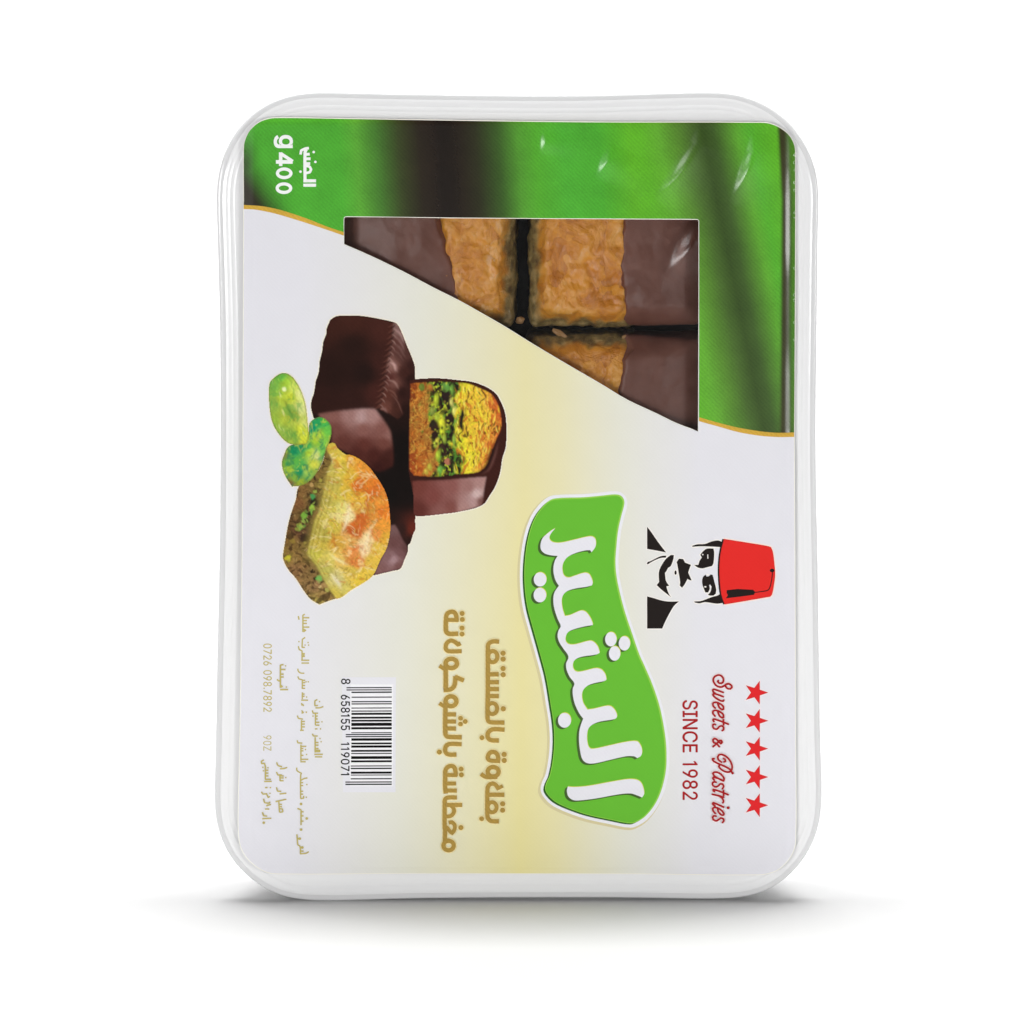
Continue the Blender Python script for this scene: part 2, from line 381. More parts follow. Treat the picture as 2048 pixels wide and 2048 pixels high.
 'r2': (453, '64,0 64,47 234,229 252,248 268,266 282,282 294,298 303,312 311,327 316,341 319,356 320,371 319,389 315,405 308,419 298,431 287,441 273,449 258,455 241,458 224,460 205,458 188,454 172,447 159,438 148,427 139,413 132,398 128,381 127,362 66,362 68,391 75,418 86,442 102,464 121,482 143,496 168,507 196,513 225,516 254,513 281,507 306,497 328,482 346,465 361,445 372,423 379,398 381,372 380,354 377,336 371,318 363,299 351,280 336,259 317,235 294,209 267,180 153,60 153,57 389,57 389,0', '38,40,39 38,41,40 37,41,38 37,42,41 36,42,37 36,43,42 35,43,36 35,44,43 34,44,35 34,20,44 20,19,44 19,45,44 33,21,34 21,20,34 18,45,19 33,22,21 17,45,18 33,23,22 16,45,17 33,24,23 16,46,45 32,24,33 15,46,16 32,25,24 14,46,15 32,26,25 14,47,46 13,47,14 31,26,32 31,27,26 12,47,13 12,48,47 31,28,27 30,28,31 11,48,12 30,29,28 11,49,48 10,49,11 9,49,10 9,50,49 8,50,9 8,51,50 7,51,8 7,52,51 6,52,7 6,53,52 5,53,6 4,53,5 4,54,53 3,54,4 3,55,54 2,55,3 2,56,55 1,56,2 1,57,56 1,58,57 1,59,58 1,60,59 1,61,60 0,61,1'),
 'r0': (453, '227,-7 191,-3 158,7 130,24 105,48 85,77 69,113 57,155 50,202 48,254 50,306 57,353 69,395 85,431 106,461 130,484 159,502 191,512 227,516 262,512 295,502 323,484 348,461 368,431 384,395 396,353 403,306 405,254 403,202 396,155 384,113 368,77 348,48 323,24 295,7 263,-3 227,50 250,52 271,60 290,74 306,92 320,116 330,144 338,176 342,213 344,254 342,295 338,332 330,365 320,393 306,416 290,435 271,449 250,457 227,460 203,457 182,449 163,435 147,416 134,393 123,365 115,332 111,295 109,254 111,213 115,176 123,144 134,116 147,92 163,74 182,60 203,52', '17,19,18 16,19,17 16,20,19 15,20,16 15,21,20 14,21,15 14,22,21 14,54,22 54,53,22 53,23,22 13,55,14 55,54,14 13,56,55 52,23,53 13,57,56 51,23,52 13,58,57 50,23,51 50,24,23 12,58,13 12,59,58 49,24,50 11,59,12 49,25,24 11,60,59 48,25,49 11,61,60 47,25,48 10,61,11 47,26,25 10,62,61 46,26,47 9,62,10 46,27,26 9,63,62 45,27,46 8,63,9 8,64,63 44,27,45 44,28,27 8,65,64 43,28,44 7,65,8 43,29,28 7,66,65 42,29,43 6,66,7 42,30,29 6,67,66 41,30,42 40,30,41 6,68,67 5,68,6 40,31,30 5,69,68 39,31,40 39,32,31 4,69,5 4,70,69 38,32,39 4,71,70 37,32,38 36,32,37 4,36,71 4,32,36 4,33,32 3,33,4 2,33,3 2,34,33 2,35,34 1,35,2 1,0,35'),
 'r6': (453, '226,-7 196,-4 168,3 142,15 119,31 100,51 84,74 73,101 66,130 64,162 65,187 71,212 80,239 93,268 112,302 137,340 252,509 322,509 151,261 145,261 151,270 157,279 165,288 174,295 184,302 196,307 208,311 221,313 235,314 265,312 291,305 316,295 337,280 355,262 370,240 380,215 387,187 389,157 387,127 379,98 368,73 352,50 333,30 310,14 284,3 257,-4 226,48 245,50 263,55 279,63 293,73 304,86 314,101 322,119 326,137 327,157 326,178 322,196 314,213 304,228 293,241 279,251 263,259 245,264 226,265 207,264 190,259 174,252 160,241 148,229 138,214 131,197 126,179 125,158 126,138 131,119 138,102 148,86 160,73 174,63 190,55 207,50', '15,17,16 15,23,17 23,18,17 14,23,15 27,29,28 26,29,27 26,30,29 25,30,26 24,30,25 24,31,30 13,23,14 23,31,24 13,22,23 18,31,23 18,32,31 13,21,22 18,64,32 64,33,32 13,20,21 13,19,20 12,19,13 18,65,64 63,33,64 18,66,65 62,33,63 62,34,33 12,18,19 12,66,18 12,67,66 61,34,62 12,68,67 60,34,61 12,69,68 59,34,60 59,35,34 11,69,12 11,70,69 58,35,59 58,36,35 11,71,70 57,36,58 10,71,11 10,72,71 56,36,57 56,37,36 9,72,10 9,73,72 55,37,56 8,73,9 8,74,73 54,37,55 54,38,37 8,75,74 53,38,54 7,75,8 53,39,38 7,76,75 52,39,53 7,77,76 51,39,52 6,77,7 51,40,39 6,78,77 50,40,51 5,78,6 5,79,78 49,40,50 49,41,40 5,80,79 48,41,49 5,81,80 47,41,48 4,81,5 4,46,81 46,41,47 46,42,41 4,42,46 3,42,4 3,43,42 2,43,3 2,44,43 1,44,2 1,45,44 0,45,1'),
 'r5': (453, '221,-7 192,-5 165,1 140,11 118,25 99,41 83,60 71,82 63,105 60,130 122,130 125,115 130,102 138,89 148,78 160,68 173,60 188,54 204,51 221,50 241,51 259,56 276,64 291,75 304,89 314,104 322,122 326,141 328,162 326,183 321,203 314,221 303,237 290,251 275,262 257,270 238,275 218,277 201,276 184,273 167,268 152,262 139,255 128,246 67,253 96,509 366,509 366,452 151,452 134,301 136,301 148,311 162,318 178,325 194,330 212,333 229,334 252,332 274,328 294,321 313,311 330,299 345,285 358,269 370,251 379,231 386,210 390,187 391,163 388,132 381,102 369,76 352,52 332,32 309,15 282,3 253,-4', '44,48,45 48,46,45 48,47,46 44,49,48 55,57,56 54,57,55 54,58,57 53,58,54 53,59,58 52,59,53 52,60,59 51,60,52 51,61,60 50,61,51 44,50,49 44,61,50 44,39,61 39,38,61 38,62,61 38,37,62 37,63,62 36,63,37 35,63,36 44,40,39 34,63,35 34,64,63 44,41,40 44,42,41 33,64,34 44,43,42 33,65,64 32,65,33 31,65,32 31,66,65 30,66,31 30,67,66 29,67,30 29,68,67 28,68,29 28,69,68 27,69,28 26,69,27 26,70,69 8,10,9 8,11,10 25,70,26 8,12,11 7,12,8 24,70,25 24,71,70 7,13,12 7,14,13 23,71,24 6,14,7 6,15,14 23,72,71 22,72,23 6,16,15 21,72,22 6,17,16 5,17,6 20,72,21 5,18,17 20,73,72 19,73,20 5,19,18 5,73,19 4,73,5 4,74,73 3,74,4 3,75,74 2,75,3 2,76,75 1,76,2 1,0,76'),
 'r7': (453, '97,0 323,448 323,452 62,452 62,509 391,509 391,449 165,0', '3,5,4 3,2,5 2,6,5 1,6,2 1,7,6 0,7,1'),
 'rZ': (438, '42,0 42,46 273,385 284,400 295,415 306,431 318,446 329,461 341,476 348,454 327,453 306,453 285,452 265,452 244,452 223,452 40,452 40,509 397,509 397,462 169,129 157,113 146,97 134,81 122,65 110,49 97,33 90,54 111,55 131,56 152,57 173,57 193,57 214,57 399,57 399,0', '16,18,17 16,8,18 8,19,18 16,7,8 9,19,8 9,20,19 16,11,7 11,6,7 10,20,9 11,6,10 6,20,10 16,12,11 16,13,12 16,14,13 16,15,14 5,20,6 4,20,5 3,20,4 2,20,3 1,20,2 1,21,20 1,22,21 1,23,22 1,24,23 1,27,24 27,28,24 28,25,24 32,34,33 32,35,34 31,35,32 30,35,31 29,35,30 28,35,29 25,35,28 1,26,27 26,35,25 0,26,1 0,35,26'),
 'r3': (453, '218,-7 188,-5 159,1 133,10 108,22 88,38 70,57 57,79 48,104 44,132 109,132 112,115 118,100 126,87 137,76 150,66 165,59 182,54 200,51 219,50 239,51 258,55 275,61 291,69 304,80 315,93 323,108 328,125 329,145 328,163 323,180 316,196 306,211 292,223 275,234 254,241 229,246 201,248 157,248 157,299 288,448 288,452 70,452 70,509 372,509 372,461 211,278 211,289 247,290 279,286 308,276 333,262 354,244 371,222 383,198 391,173 393,145 390,116 383,90 370,66 354,45 333,27 309,12 281,2 251,-5', '42,44,43 42,45,44 42,41,45 41,40,45 40,46,45 39,47,40 47,46,40 38,47,39 47,49,48 38,49,47 38,50,49 38,51,50 38,37,51 37,52,51 36,52,37 35,52,36 35,53,52 34,53,35 33,53,34 32,53,33 32,54,53 31,54,32 31,55,54 30,55,31 29,55,30 29,56,55 28,56,29 27,56,28 27,57,56 8,10,9 8,11,10 26,57,27 26,58,57 8,12,11 25,58,26 7,12,8 7,13,12 24,58,25 24,59,58 7,14,13 23,59,24 6,14,7 6,15,14 22,59,23 6,16,15 22,60,59 21,60,22 6,17,16 5,17,6 20,60,21 5,18,17 19,60,20 5,19,18 5,60,19 5,61,60 4,61,5 4,62,61 3,62,4 3,63,62 2,63,3 2,64,63 1,64,2 1,0,64'),
 'r4': (453, '40,105 40,158 247,509 311,509 109,166 109,163 413,163 413,105 282,0 282,121 282,146 282,318 343,318 343,0', '1,3,2 1,4,3 10,12,11 10,13,12 1,5,4 1,6,5 1,10,6 10,7,6 0,10,1 0,9,10 13,7,10 0,8,9 8,7,0 8,13,7'),
 'r.': (188, '95,-4 83,-3 73,1 63,9 55,18 51,29 50,41 51,53 55,64 63,73 73,81 83,85 95,87 107,85 118,81 128,73 135,64 140,53 141,41 140,29 135,18 128,9 118,1 107,-3', '11,13,12 10,13,11 10,14,13 10,15,14 9,15,10 8,15,9 8,16,15 7,16,8 7,17,16 6,17,7 6,18,17 5,18,6 5,19,18 4,19,5 4,20,19 3,20,4 3,21,20 2,21,3 2,22,21 1,22,2 1,23,22 0,23,1'),
 'b0': (453, '337,7 304,-13 267,-25 227,-29 186,-25 149,-13 116,6 88,33 66,67 48,106 36,150 28,200 26,254 28,308 36,358 48,402 66,442 89,475 117,502 150,522 186,534 227,538 267,534 304,522 337,502 364,475 387,442 405,402 417,358 425,308 427,254 425,200 417,150 405,106 387,67 365,33 178,90 192,80 208,74 227,72 245,74 261,80 275,90 288,105 300,125 309,150 316,180 320,215 322,254 320,294 316,328 309,359 300,384 288,404 275,419 261,429 245,435 227,437 208,435 192,429 178,419 165,404 154,384 144,359 137,328 133,294 131,254 133,215 137,180 144,150 154,125 165,105', '20,22,21 19,22,20 19,23,22 18,23,19 18,24,23 17,24,18 17,25,24 16,25,17 16,26,25 15,58,16 58,57,16 57,26,16 57,56,26 56,27,26 55,27,56 15,59,58 54,27,55 15,60,59 15,61,60 53,27,54 15,62,61 52,27,53 14,62,15 52,28,27 51,28,52 14,63,62 50,28,51 14,64,63 13,64,14 50,29,28 49,29,50 13,65,64 12,65,13 49,30,29 48,30,49 12,66,65 11,66,12 48,31,30 11,67,66 47,31,48 11,68,67 46,31,47 10,68,11 46,32,31 10,69,68 45,32,46 9,69,10 45,33,32 9,70,69 44,33,45 9,71,70 43,33,44 43,34,33 8,71,9 42,34,43 8,36,71 41,34,42 8,37,36 8,38,37 40,34,41 8,39,38 39,34,40 8,34,39 8,35,34 7,35,8 7,0,35 6,0,7 6,1,0 5,1,6 5,2,1 4,2,5 4,3,2'),
 'b4': (453, '435,83 18,83 18,164 234,531 349,531 131,160 131,185 435,185 365,-22 260,-22 260,121 260,146 260,340 365,340', '2,4,3 2,6,4 6,5,4 11,13,12 11,8,13 2,7,6 2,11,7 11,0,7 1,11,2 1,10,11 8,0,11 1,9,10 9,0,1 9,8,0'),
 'bg': (425, '299,-156 270,-165 239,-171 207,-173 178,-171 151,-167 127,-160 105,-151 85,-140 68,-127 53,-112 41,-96 20,-61 108,-12 125,-36 131,-43 137,-50 144,-57 153,-63 163,-68 175,-72 189,-74 207,-75 232,-73 252,-67 268,-58 280,-45 287,-29 289,-5 289,46 318,46 319,48 312,38 303,27 292,15 278,5 262,-4 242,-12 220,-16 195,-17 162,-15 130,-6 101,8 75,27 53,51 35,80 22,114 15,151 12,191 15,232 22,269 35,303 53,333 74,358 100,379 130,394 162,404 196,406 221,405 244,400 263,393 280,383 293,372 305,360 313,349 321,339 320,341 291,341 291,401 394,401 394,-10 392,-44 383,-75 369,-102 349,-125 326,-143 158,94 171,87 187,83 205,81 223,83 238,87 251,94 262,103 272,115 280,130 285,148 289,169 290,193 289,216 286,237 280,256 272,271 262,284 251,294 238,302 223,306 205,308 187,306 171,301 158,294 147,283 137,270 129,254 123,236 120,215 118,193 120,170 123,149 129,131 137,116 147,104', '56,58,57 56,59,58 55,59,56 67,62,68 62,69,68 62,63,69 63,64,69 64,66,69 66,65,69 65,70,69 55,60,59 54,60,55 54,61,60 54,62,61 53,62,54 53,67,62 52,67,53 65,66,64 52,66,67 52,65,66 52,96,65 96,95,65 95,94,65 94,93,65 93,92,65 92,91,65 91,70,65 51,97,52 97,96,52 51,98,97 51,99,98 50,99,51 50,100,99 50,101,100 50,102,101 50,103,102 49,103,50 90,70,91 49,104,103 89,70,90 49,105,104 48,105,49 88,70,89 48,106,105 87,70,88 48,107,106 47,107,48 47,108,107 86,70,87 46,108,47 46,109,108 85,70,86 46,110,109 84,70,85 46,111,110 83,70,84 45,111,46 45,76,111 82,31,83 31,70,83 45,77,76 81,31,82 45,78,77 80,31,81 45,79,78 79,31,80 45,31,79 44,31,45 43,29,44 29,31,44 29,32,31 30,70,31 43,35,29 35,28,29 32,30,29 32,70,30 33,70,32 42,35,43 34,70,33 35,70,34 41,35,42 41,36,35 28,70,35 41,37,36 27,70,28 40,37,41 27,71,70 40,38,37 12,14,13 39,38,40 26,71,27 12,15,14 12,16,15 26,72,71 25,72,26 12,17,16 12,18,17 24,72,25 11,18,12 11,19,18 23,72,24 11,20,19 11,21,20 22,72,23 11,22,21 22,73,72 11,73,22 10,73,11 10,74,73 9,74,10 9,75,74 8,75,9 7,75,8 7,0,75 6,0,7 6,1,0 5,1,6 5,2,1 4,2,5 4,3,2'),
}
GLYPHS['r1'] = (330, '150,0 208,0 208,507 168,507 60,428 60,372 150,430', '0,1,6 1,2,6 2,3,6 3,4,6 4,5,6')
class Ink:
    """flat shapes printed on the label: each piece lies a hair above the one before"""
    def __init__(self, d0):
        self.v, self.f, self.c = [], [], []
        self.d = d0
    def tris(self, pts, faces, col, rise=None):
        self.d -= 0.004
        b = len(self.v)
        A = np.array(pts, float)
        D = depth(A[:, 0], A[:, 1]) + self.d
        if rise is not None:
            D = D - rise
            self.d -= float(np.max(rise))
        self.v += [W3(x, y, d) for (x, y), d in zip(pts, D)]
        self.f += [tuple(b + i for i in f) for f in faces]
        col = np.asarray(col)
        if col.ndim == 1:
            col = np.tile(col, (len(pts), 1))
        self.c += list(col)
    def poly(self, pts, col, holes=()):
        rings = [list(pts)] + [list(h) for h in holes]
        flat = [p for r in rings for p in r]
        t = tessellate_polygon([[Vector((x, y, 0)) for x, y in r] for r in rings])
        self.tris(flat, t, ink(col))
    def dot(self, cx, cy, rx, ry=None, col=(0, 0, 0)):
        self.poly(ellipse(cx, cy, rx, ry or rx), col)
    def stroke(self, pts, w, col, round_ends=False, smooth=True, taper=None):
        p = spline(pts, False, n=5) if smooth and len(pts) > 2 else list(pts)
        P = np.array(p, float)
        T = np.gradient(P, axis=0)
        T /= np.maximum(np.linalg.norm(T, axis=1, keepdims=True), 1e-9)
        N = np.stack([-T[:, 1], T[:, 0]], 1) * (w / 2)
        if taper:
            N *= np.linspace(taper[0], taper[1], len(P))[:, None]
        n = len(P)
        q = [tuple(a) for a in P + N] + [tuple(a) for a in P - N]
        self.tris(q, [(i, i + 1, n + i + 1, n + i) for i in range(n - 1)], ink(col), np.tile(np.arange(n) * 0.0015, 2))
        if round_ends:
            self.dot(*P[0], w / 2, None, col)
            self.dot(*P[-1], w / 2, None, col)
    def ring(self, cx, cy, rx, ry, w, col, n=28):
        a = ellipse(cx, cy, rx + w / 2, ry + w / 2, n)
        b = ellipse(cx, cy, rx - w / 2, ry - w / 2, n)
        self.tris(a + b, [(i, (i + 1) % n, n + (i + 1) % n, n + i) for i in range(n)], ink(col))
    def text(self, body, x0, x1, y0, y1, col, bold=False, fat=0.0):
        """one line read downwards: letter tops point to +x"""
        V, F, pen = [], [], 0
        key = 'b' if bold else 'r'
        for ch in body:
            if ch == ' ':
                pen += 270
                continue
            adv, vs_, fs_ = GLYPHS[key + ch]
            b0 = len(V)
            V += [(pen + int(a.split(',')[0]), int(a.split(',')[1])) for a in vs_.split()]
            F += [tuple(b0 + int(q) for q in t.split(',')) for t in fs_.split()]
            pen += adv
        V = np.array(V, float)
        mn, mx = V.min(0), V.max(0)
        u = (V - mn) / (mx - mn)
        pts = [(x0 + (x1 - x0) * b, y0 + (y1 - y0) * a) for a, b in u]
        for ox, oy in (((0, 0),) if not fat else ((-fat, 0), (fat, 0), (0, -fat), (0, fat))):
            self.tris(shift(pts, ox, oy), F, ink(col))
    def build(self, name, parent, m=None):
        return link(name, mesh_from(self.v, self.f, self.c, name), parent, m or M_INK)

def fill(poly, holes, pitch, colf, dz, creases=(), edge=0.0):
    """fill an outline with an even net of points so that it can bend and carry a colour gradient"""
    rings = [resample(poly, max(12, int(sum(math.dist(poly[i], poly[i - 1]) for i in range(len(poly))) / pitch * 1.3)))]
    rings = [poly] + [list(h) for h in holes]
    pts, edges = [], []
    for r in rings:
        rr = []
        for i in range(len(r)):
            a, b = np.array(r[i]), np.array(r[(i + 1) % len(r)])
            k = max(1, int(np.linalg.norm(b - a) / pitch))
            rr += [tuple(a + (b - a) * j / k) for j in range(k)]
        b0 = len(pts)
        pts += rr
        edges += [(b0 + i, b0 + (i + 1) % len(rr)) for i in range(len(rr))]
    A = np.array(poly)
    gx = np.arange(A[:, 0].min() + pitch * .5, A[:, 0].max(), pitch)
    gy = np.arange(A[:, 1].min() + pitch * .5, A[:, 1].max(), pitch)
    X, Y = np.meshgrid(gx, gy)
    X = X + (np.arange(X.shape[0])[:, None] % 2) * pitch * 0.5
    k = inside(grow(poly, -pitch * .4), X, Y) & (X < 1554)
    for h in holes:
        k &= ~inside(grow(h, pitch * .4), X, Y)
    pts += list(zip(X[k], Y[k]))
    # straight columns of points where the label bends over the right edge of the lid panel
    cx_, cy_ = np.meshgrid([1556.0, 1560, 1562.5, 1565, 1568, 1571, 1574, 1577, 1580, 1583, 1586], np.arange(A[:, 1].min() + 2, A[:, 1].max(), 5.0))
    k2 = inside(grow(poly, -1.5), cx_, cy_)
    pts += list(zip(cx_[k2], cy_[k2]))
    vv, ee, ff, _, _, _ = delaunay_2d_cdt([Vector(p) for p in pts], edges, [], 0, 1e-6)
    V = np.array([(v.x, v.y) for v in vv])
    F = np.array([f for f in ff if len(f) == 3])
    C = V[F].mean(1)
    k = inside(poly, C[:, 0], C[:, 1])
    for h in holes:
        k &= ~inside(h, C[:, 0], C[:, 1])
    F = F[k]
    D = depth(V[:, 0], V[:, 1]) + dz
    for path, w, h in creases:
        D = D - fold(V[:, 0], V[:, 1], path, w, h)
    # turn every triangle to face the front (towards -y)
    a, b, c = V[F[:, 0]], V[F[:, 1]], V[F[:, 2]]
    s = (b[:, 0] - a[:, 0]) * (c[:, 1] - a[:, 1]) - (b[:, 1] - a[:, 1]) * (c[:, 0] - a[:, 0])
    F[s > 0] = F[s > 0][:, ::-1]
    F = F[:, ::-1]
    verts = [W3(x, y, d) for (x, y), d in zip(V, D)]
    return verts, [tuple(int(i) for i in f) for f in F], colf(V[:, 0], V[:, 1]) if colf else None

# ================================================================== setting
def build_backdrop():
    prof = [(-3.0, 0.0), (0.45, 0.0)]
    R = 0.35
    for i in range(1, 17):
        a = i / 16 * math.pi / 2
        prof.append((0.45 + R * math.sin(a), R - R * math.cos(a)))
    prof.append((0.80, 2.5))
    v, f = [], []
    for x in (-3, 3):
        v += [(x, y, z) for y, z in prof]
    n = len(prof)
    f = [(i, n + i, n + i + 1, i + 1) for i in range(n - 1)]
    m = mat('white_paper_sweep', (0.65, 0.65, 0.645), 0.8, 0.1)
    b = m.node_tree.nodes['Principled BSDF']
    nz = nd(m, 'ShaderNodeTexNoise'); nz.inputs['Scale'].default_value = 14
    cr = nd(m, 'ShaderNodeMapRange')
    cr.inputs['To Min'].default_value = 0.635; cr.inputs['To Max'].default_value = 0.665
    ln(m, nz.outputs['Fac'], cr.inputs['Value']); ln(m, cr.outputs[0], b.inputs['Base Color'])
    o = link('backdrop', mesh_from(v, f), None, m, True)
    o['kind'] = 'structure'
build_backdrop()

# ================================================================== the box of sweets
OUT = [(432,367),(435.5,346),(443,315),(459,282),(485,243),(523.5,212),(562,193.6),(601,185),(640,183),(730,186),
       (920,189),(1060,190.5),(1180,190),(1439,183),(1477.6,187),(1516,200),(1555,222),(1584,248),(1609.6,284),(1628,323),(1637.6,357),
       (1638.6,380),(1636,470.6),(1634,660),(1632.5,760),(1632,900),(1633.5,1003.5),(1636,1120),(1639,1320),(1641.5,1500),(1643.5,1541),(1645,1603),
       (1642,1643),(1634,1676),(1619.5,1705),(1597,1738),(1574,1761),(1539,1784),(1504,1796),(1466,1800),(1394,1801),
       (1280,1798.5),(1089,1798),(965,1798.5),(820,1800),(679,1804),(617,1804),(577,1801),(544,1789),(513,1772),(488,1751),
       (461,1722),(441,1683),(431,1652),(428,1623),(428,1581),(430,1540),(434,1320),(438.6,1100),(440,900),(439.5,660),(436,520),(432.5,400)]
OUT = spline(OUT, True, corner=70, n=4)
OUT = resample(OUT, 420)
_o = np.array(OUT)
for _ in range(12):      # the moulded edge is smooth: iron out the measuring kinks
    _o = 0.5 * _o + 0.25 * (np.roll(_o, 1, 0) + np.roll(_o, -1, 0))
OUT = grow([tuple(p) for p in _o], 0.6)

BOX = thing('sweets_box', (0, 0.012, 0),
            'upright white lidded plastic box of sweets with a green and cream printed label', 'food box')
ORG = Vector(BOX.location)

def loops(profile, outline, closed_front=False, closed_back=False):
    n = len(outline)
    v, f = [], []
    for r, d in profile:
        v += [W3(x, y, d) for x, y in grow(outline, -r)]
    for i in range(len(profile) - 1):
        for j in range(n):
            k = (j + 1) % n
            f.append((i * n + j, i * n + k, (i + 1) * n + k, (i + 1) * n + j))
    if closed_back:
        f.append(tuple(range(n)))
    if closed_front:
        f.append(tuple((len(profile) - 1) * n + j for j in reversed(range(n))))
    return v, f

lid_prof = [(12.0, 10.4), (15, 9.6), (17, 9.1), (20, 8.9), (25, 8.9), (26.2, 8.5), (27.6, 8.5), (28.8, 8.9), (35, 8.9), (36, 8.6), (37.5, 8.6), (38.5, 8.8), (44, 8.7), (58, 8.7), (78, 8.8)]
v, f = loops(lid_prof, OUT)
LID = link('lid', mesh_from(v, f), BOX, M_LID, True)
rim_prof = [(5, 50), (2.5, 50), (0.6, 46), (0, 34), (0, 20), (0.7, 15), (2.4, 12), (4.5, 11.2), (8, 10.9), (11, 10.9), (12.2, 10.9), (12.6, 12.0)]
v, f = loops(rim_prof, OUT)
link('lid_rim', mesh_from(v, f), LID, M_RIM, True)
tray_prof = [(112, 262), (98, 262), (90, 258), (84, 246), (22, 60), (9, 26), (12, 20)]
v, f = loops(tray_prof, OUT, closed_back=True)
TRAY = link('tray', mesh_from(v, f), BOX, M_TRAY, True)

# label outline and window
LAB = [(488,418),(488,294.6),(491,279),(500,261),(518,245),(536.5,238),(554.6,236),(679,237.6),(920,241.5),(1180,244.6),(1524,245.4),(1542,248),(1560,256),
       (1576,268.7),(1586,284),(1590,302),(1589.5,660),(1588,870),(1589,1100),(1590.5,1500),(1590.5,1682),(1584,1707),(1570,1726),(1549,1742),(1518,1749),
       (1280,1747),(1020,1746.5),(820,1746),(552.5,1747),(528,1741),(503,1724),(488,1706),(480,1685),(477,1640),(480,1500),(484,1200),(486.5,900)]
LAB = spline(LAB, True, corner=75, n=4)
WIN_DIAG = spline([(688,489),(743,513),(805,543),(867,576),(919,602),(970.5,631),(1012,655),(1060,685),(1123.5,723),(1206,771),(1254,800),(1312,827),(1353,847),(1397,863)], False, n=3)
WIN = [(687.3,487),(687.3,439),(688.2,434.5),(691.5,432.7),(800,433.5),(900,435.2),(1100,436.5),(1380,438),(1395,438.3),(1398,441),(1398,600)] + WIN_DIAG[::-1]
CARD_D = -2.6

def card_col(x, y):
    xs = [480, 600, 700, 800, 900, 1000, 1047, 1120, 1200, 1300, 1400, 1600]
    ws = [0, 0.02, 0.16, 0.36, 0.60, 0.86, 1.0, 0.84, 0.55, 0.24, 0.02, 0]
    w = np.interp(x + (y - 1000) * 0.01, xs, ws)
    w = w * np.interp(y, [400, 700, 1100, 1700], [0.75, 0.9, 1.0, 1.06])
    lav, cream = lin((227, 226, 232)), lin((231, 222, 164))
    mid = lin((227, 226, 212))
    w = w[:, None]
    c = np.where(w < 0.4, lav + (mid - lav) * (w / 0.4), mid + (cream - mid) * np.clip((w - 0.4) / 0.6, 0, 1.1))
    return np.clip(c / K, 0, 0.93)

v, f, c = fill(LAB, [WIN], 9, card_col, CARD_D)
# the cut edge of the card gives it its thickness
nv = len(v)
edge_v, edge_f, edge_c = [], [], []
for ring in (LAB, WIN):
    n = len(ring)
    b = nv + len(edge_v)
    A = np.array(ring)
    D = depth(A[:, 0], A[:, 1])
    ring_out = grow(ring, 1.6 if ring is LAB else -1.1)
    edge_v += [W3(x, y, d + CARD_D) for (x, y), d in zip(ring, D)]
    edge_v += [W3(x, y, d + CARD_D + 0.5) for (x, y), d in zip(ring_out, D)]
    edge_v += [W3(x, y, d + 0.4) for (x, y), d in zip(ring_out, D)]
    for i in range(n):
        j = (i + 1) % n
        edge_f += [(b + i, b + j, b + n + j, b + n + i), (b + n + i, b + n + j, b + 2 * n + j, b + 2 * n + i)]
    edge_c += [ink((246, 243, 232))] * (3 * n)
LABEL = link('label', mesh_from(v + edge_v, f + edge_f, list(c) + edge_c), BOX, M_PAPER)

# clear pane of the lid behind the label's window
def build_pane():
    # finer net over the window corner, where the film is creased
    gx = np.concatenate([np.arange(560, 1280, 40.0), np.arange(1280, 1412, 2.0), np.arange(1412, 1541, 32.0)])
    gy = np.concatenate([np.arange(310, 425, 28.0), np.arange(425, 570, 2.0), np.arange(570, 1690, 40.0)])
    X, Y = np.meshgrid(gx, gy)
    D = np.full(X.shape, 10.0)
    for path, w, h in PANE_CREASES:
        D = D - fold(X, Y, path, w, h)
    vv = [W3(a, b, c) for a, b, c in zip(X.ravel(), Y.ravel(), D.ravel())]
    nx = len(gx)
    ff = [(j * nx + i, (j + 1) * nx + i, (j + 1) * nx + i + 1, j * nx + i + 1) for j in range(len(gy) - 1) for i in range(nx - 1)]
    return link('clear_pane', mesh_from(vv, ff), BOX, M_CLEAR, True)
PANE = build_pane()

# ------------------------------------------------------------------ green printed panel
GOLD_L_TOP = spline([(487.5,409.7),(523.5,412),(562,420),(614,437),(653,452.5),(687.6,464)], False, n=4)
GOLD_L_BOT = spline([(487.5,418),(510.6,419),(549,426.6),(601,442),(653,459),(687.6,471)], False, n=4)
GOLD_R_TOP = spline([(1398,834),(1436,845),(1477,855),(1519,862),(1550,865),(1588.3,865)], False, n=4)
GOLD_R_BOT = spline([(1398,842),(1436,852.5),(1477,864),(1519,871),(1550,873.5),(1588.3,874)], False, n=4)
TOPARC = spline([(488,400),(488,294.6),(491,279),(500,261),(518,245),(536.5,238),(554.6,236),(679,237.6),(920,241.5),(1180,244.6),(1524,245.4),(1542,248),(1560,256),
       (1576,268.7),(1586,284),(1590,302),(1589.5,660),(1588.3,860)], False, corner=75, n=4)
GREEN = TOPARC + GOLD_R_TOP[::-1] + [(1398.3, 640), (1398.3, 441), (1395, 438), (1380, 437.6), (1100, 436.2), (900, 434.8), (691.5, 432.3), (688, 434.3), (687.0, 439)] + GOLD_L_TOP[::-1]
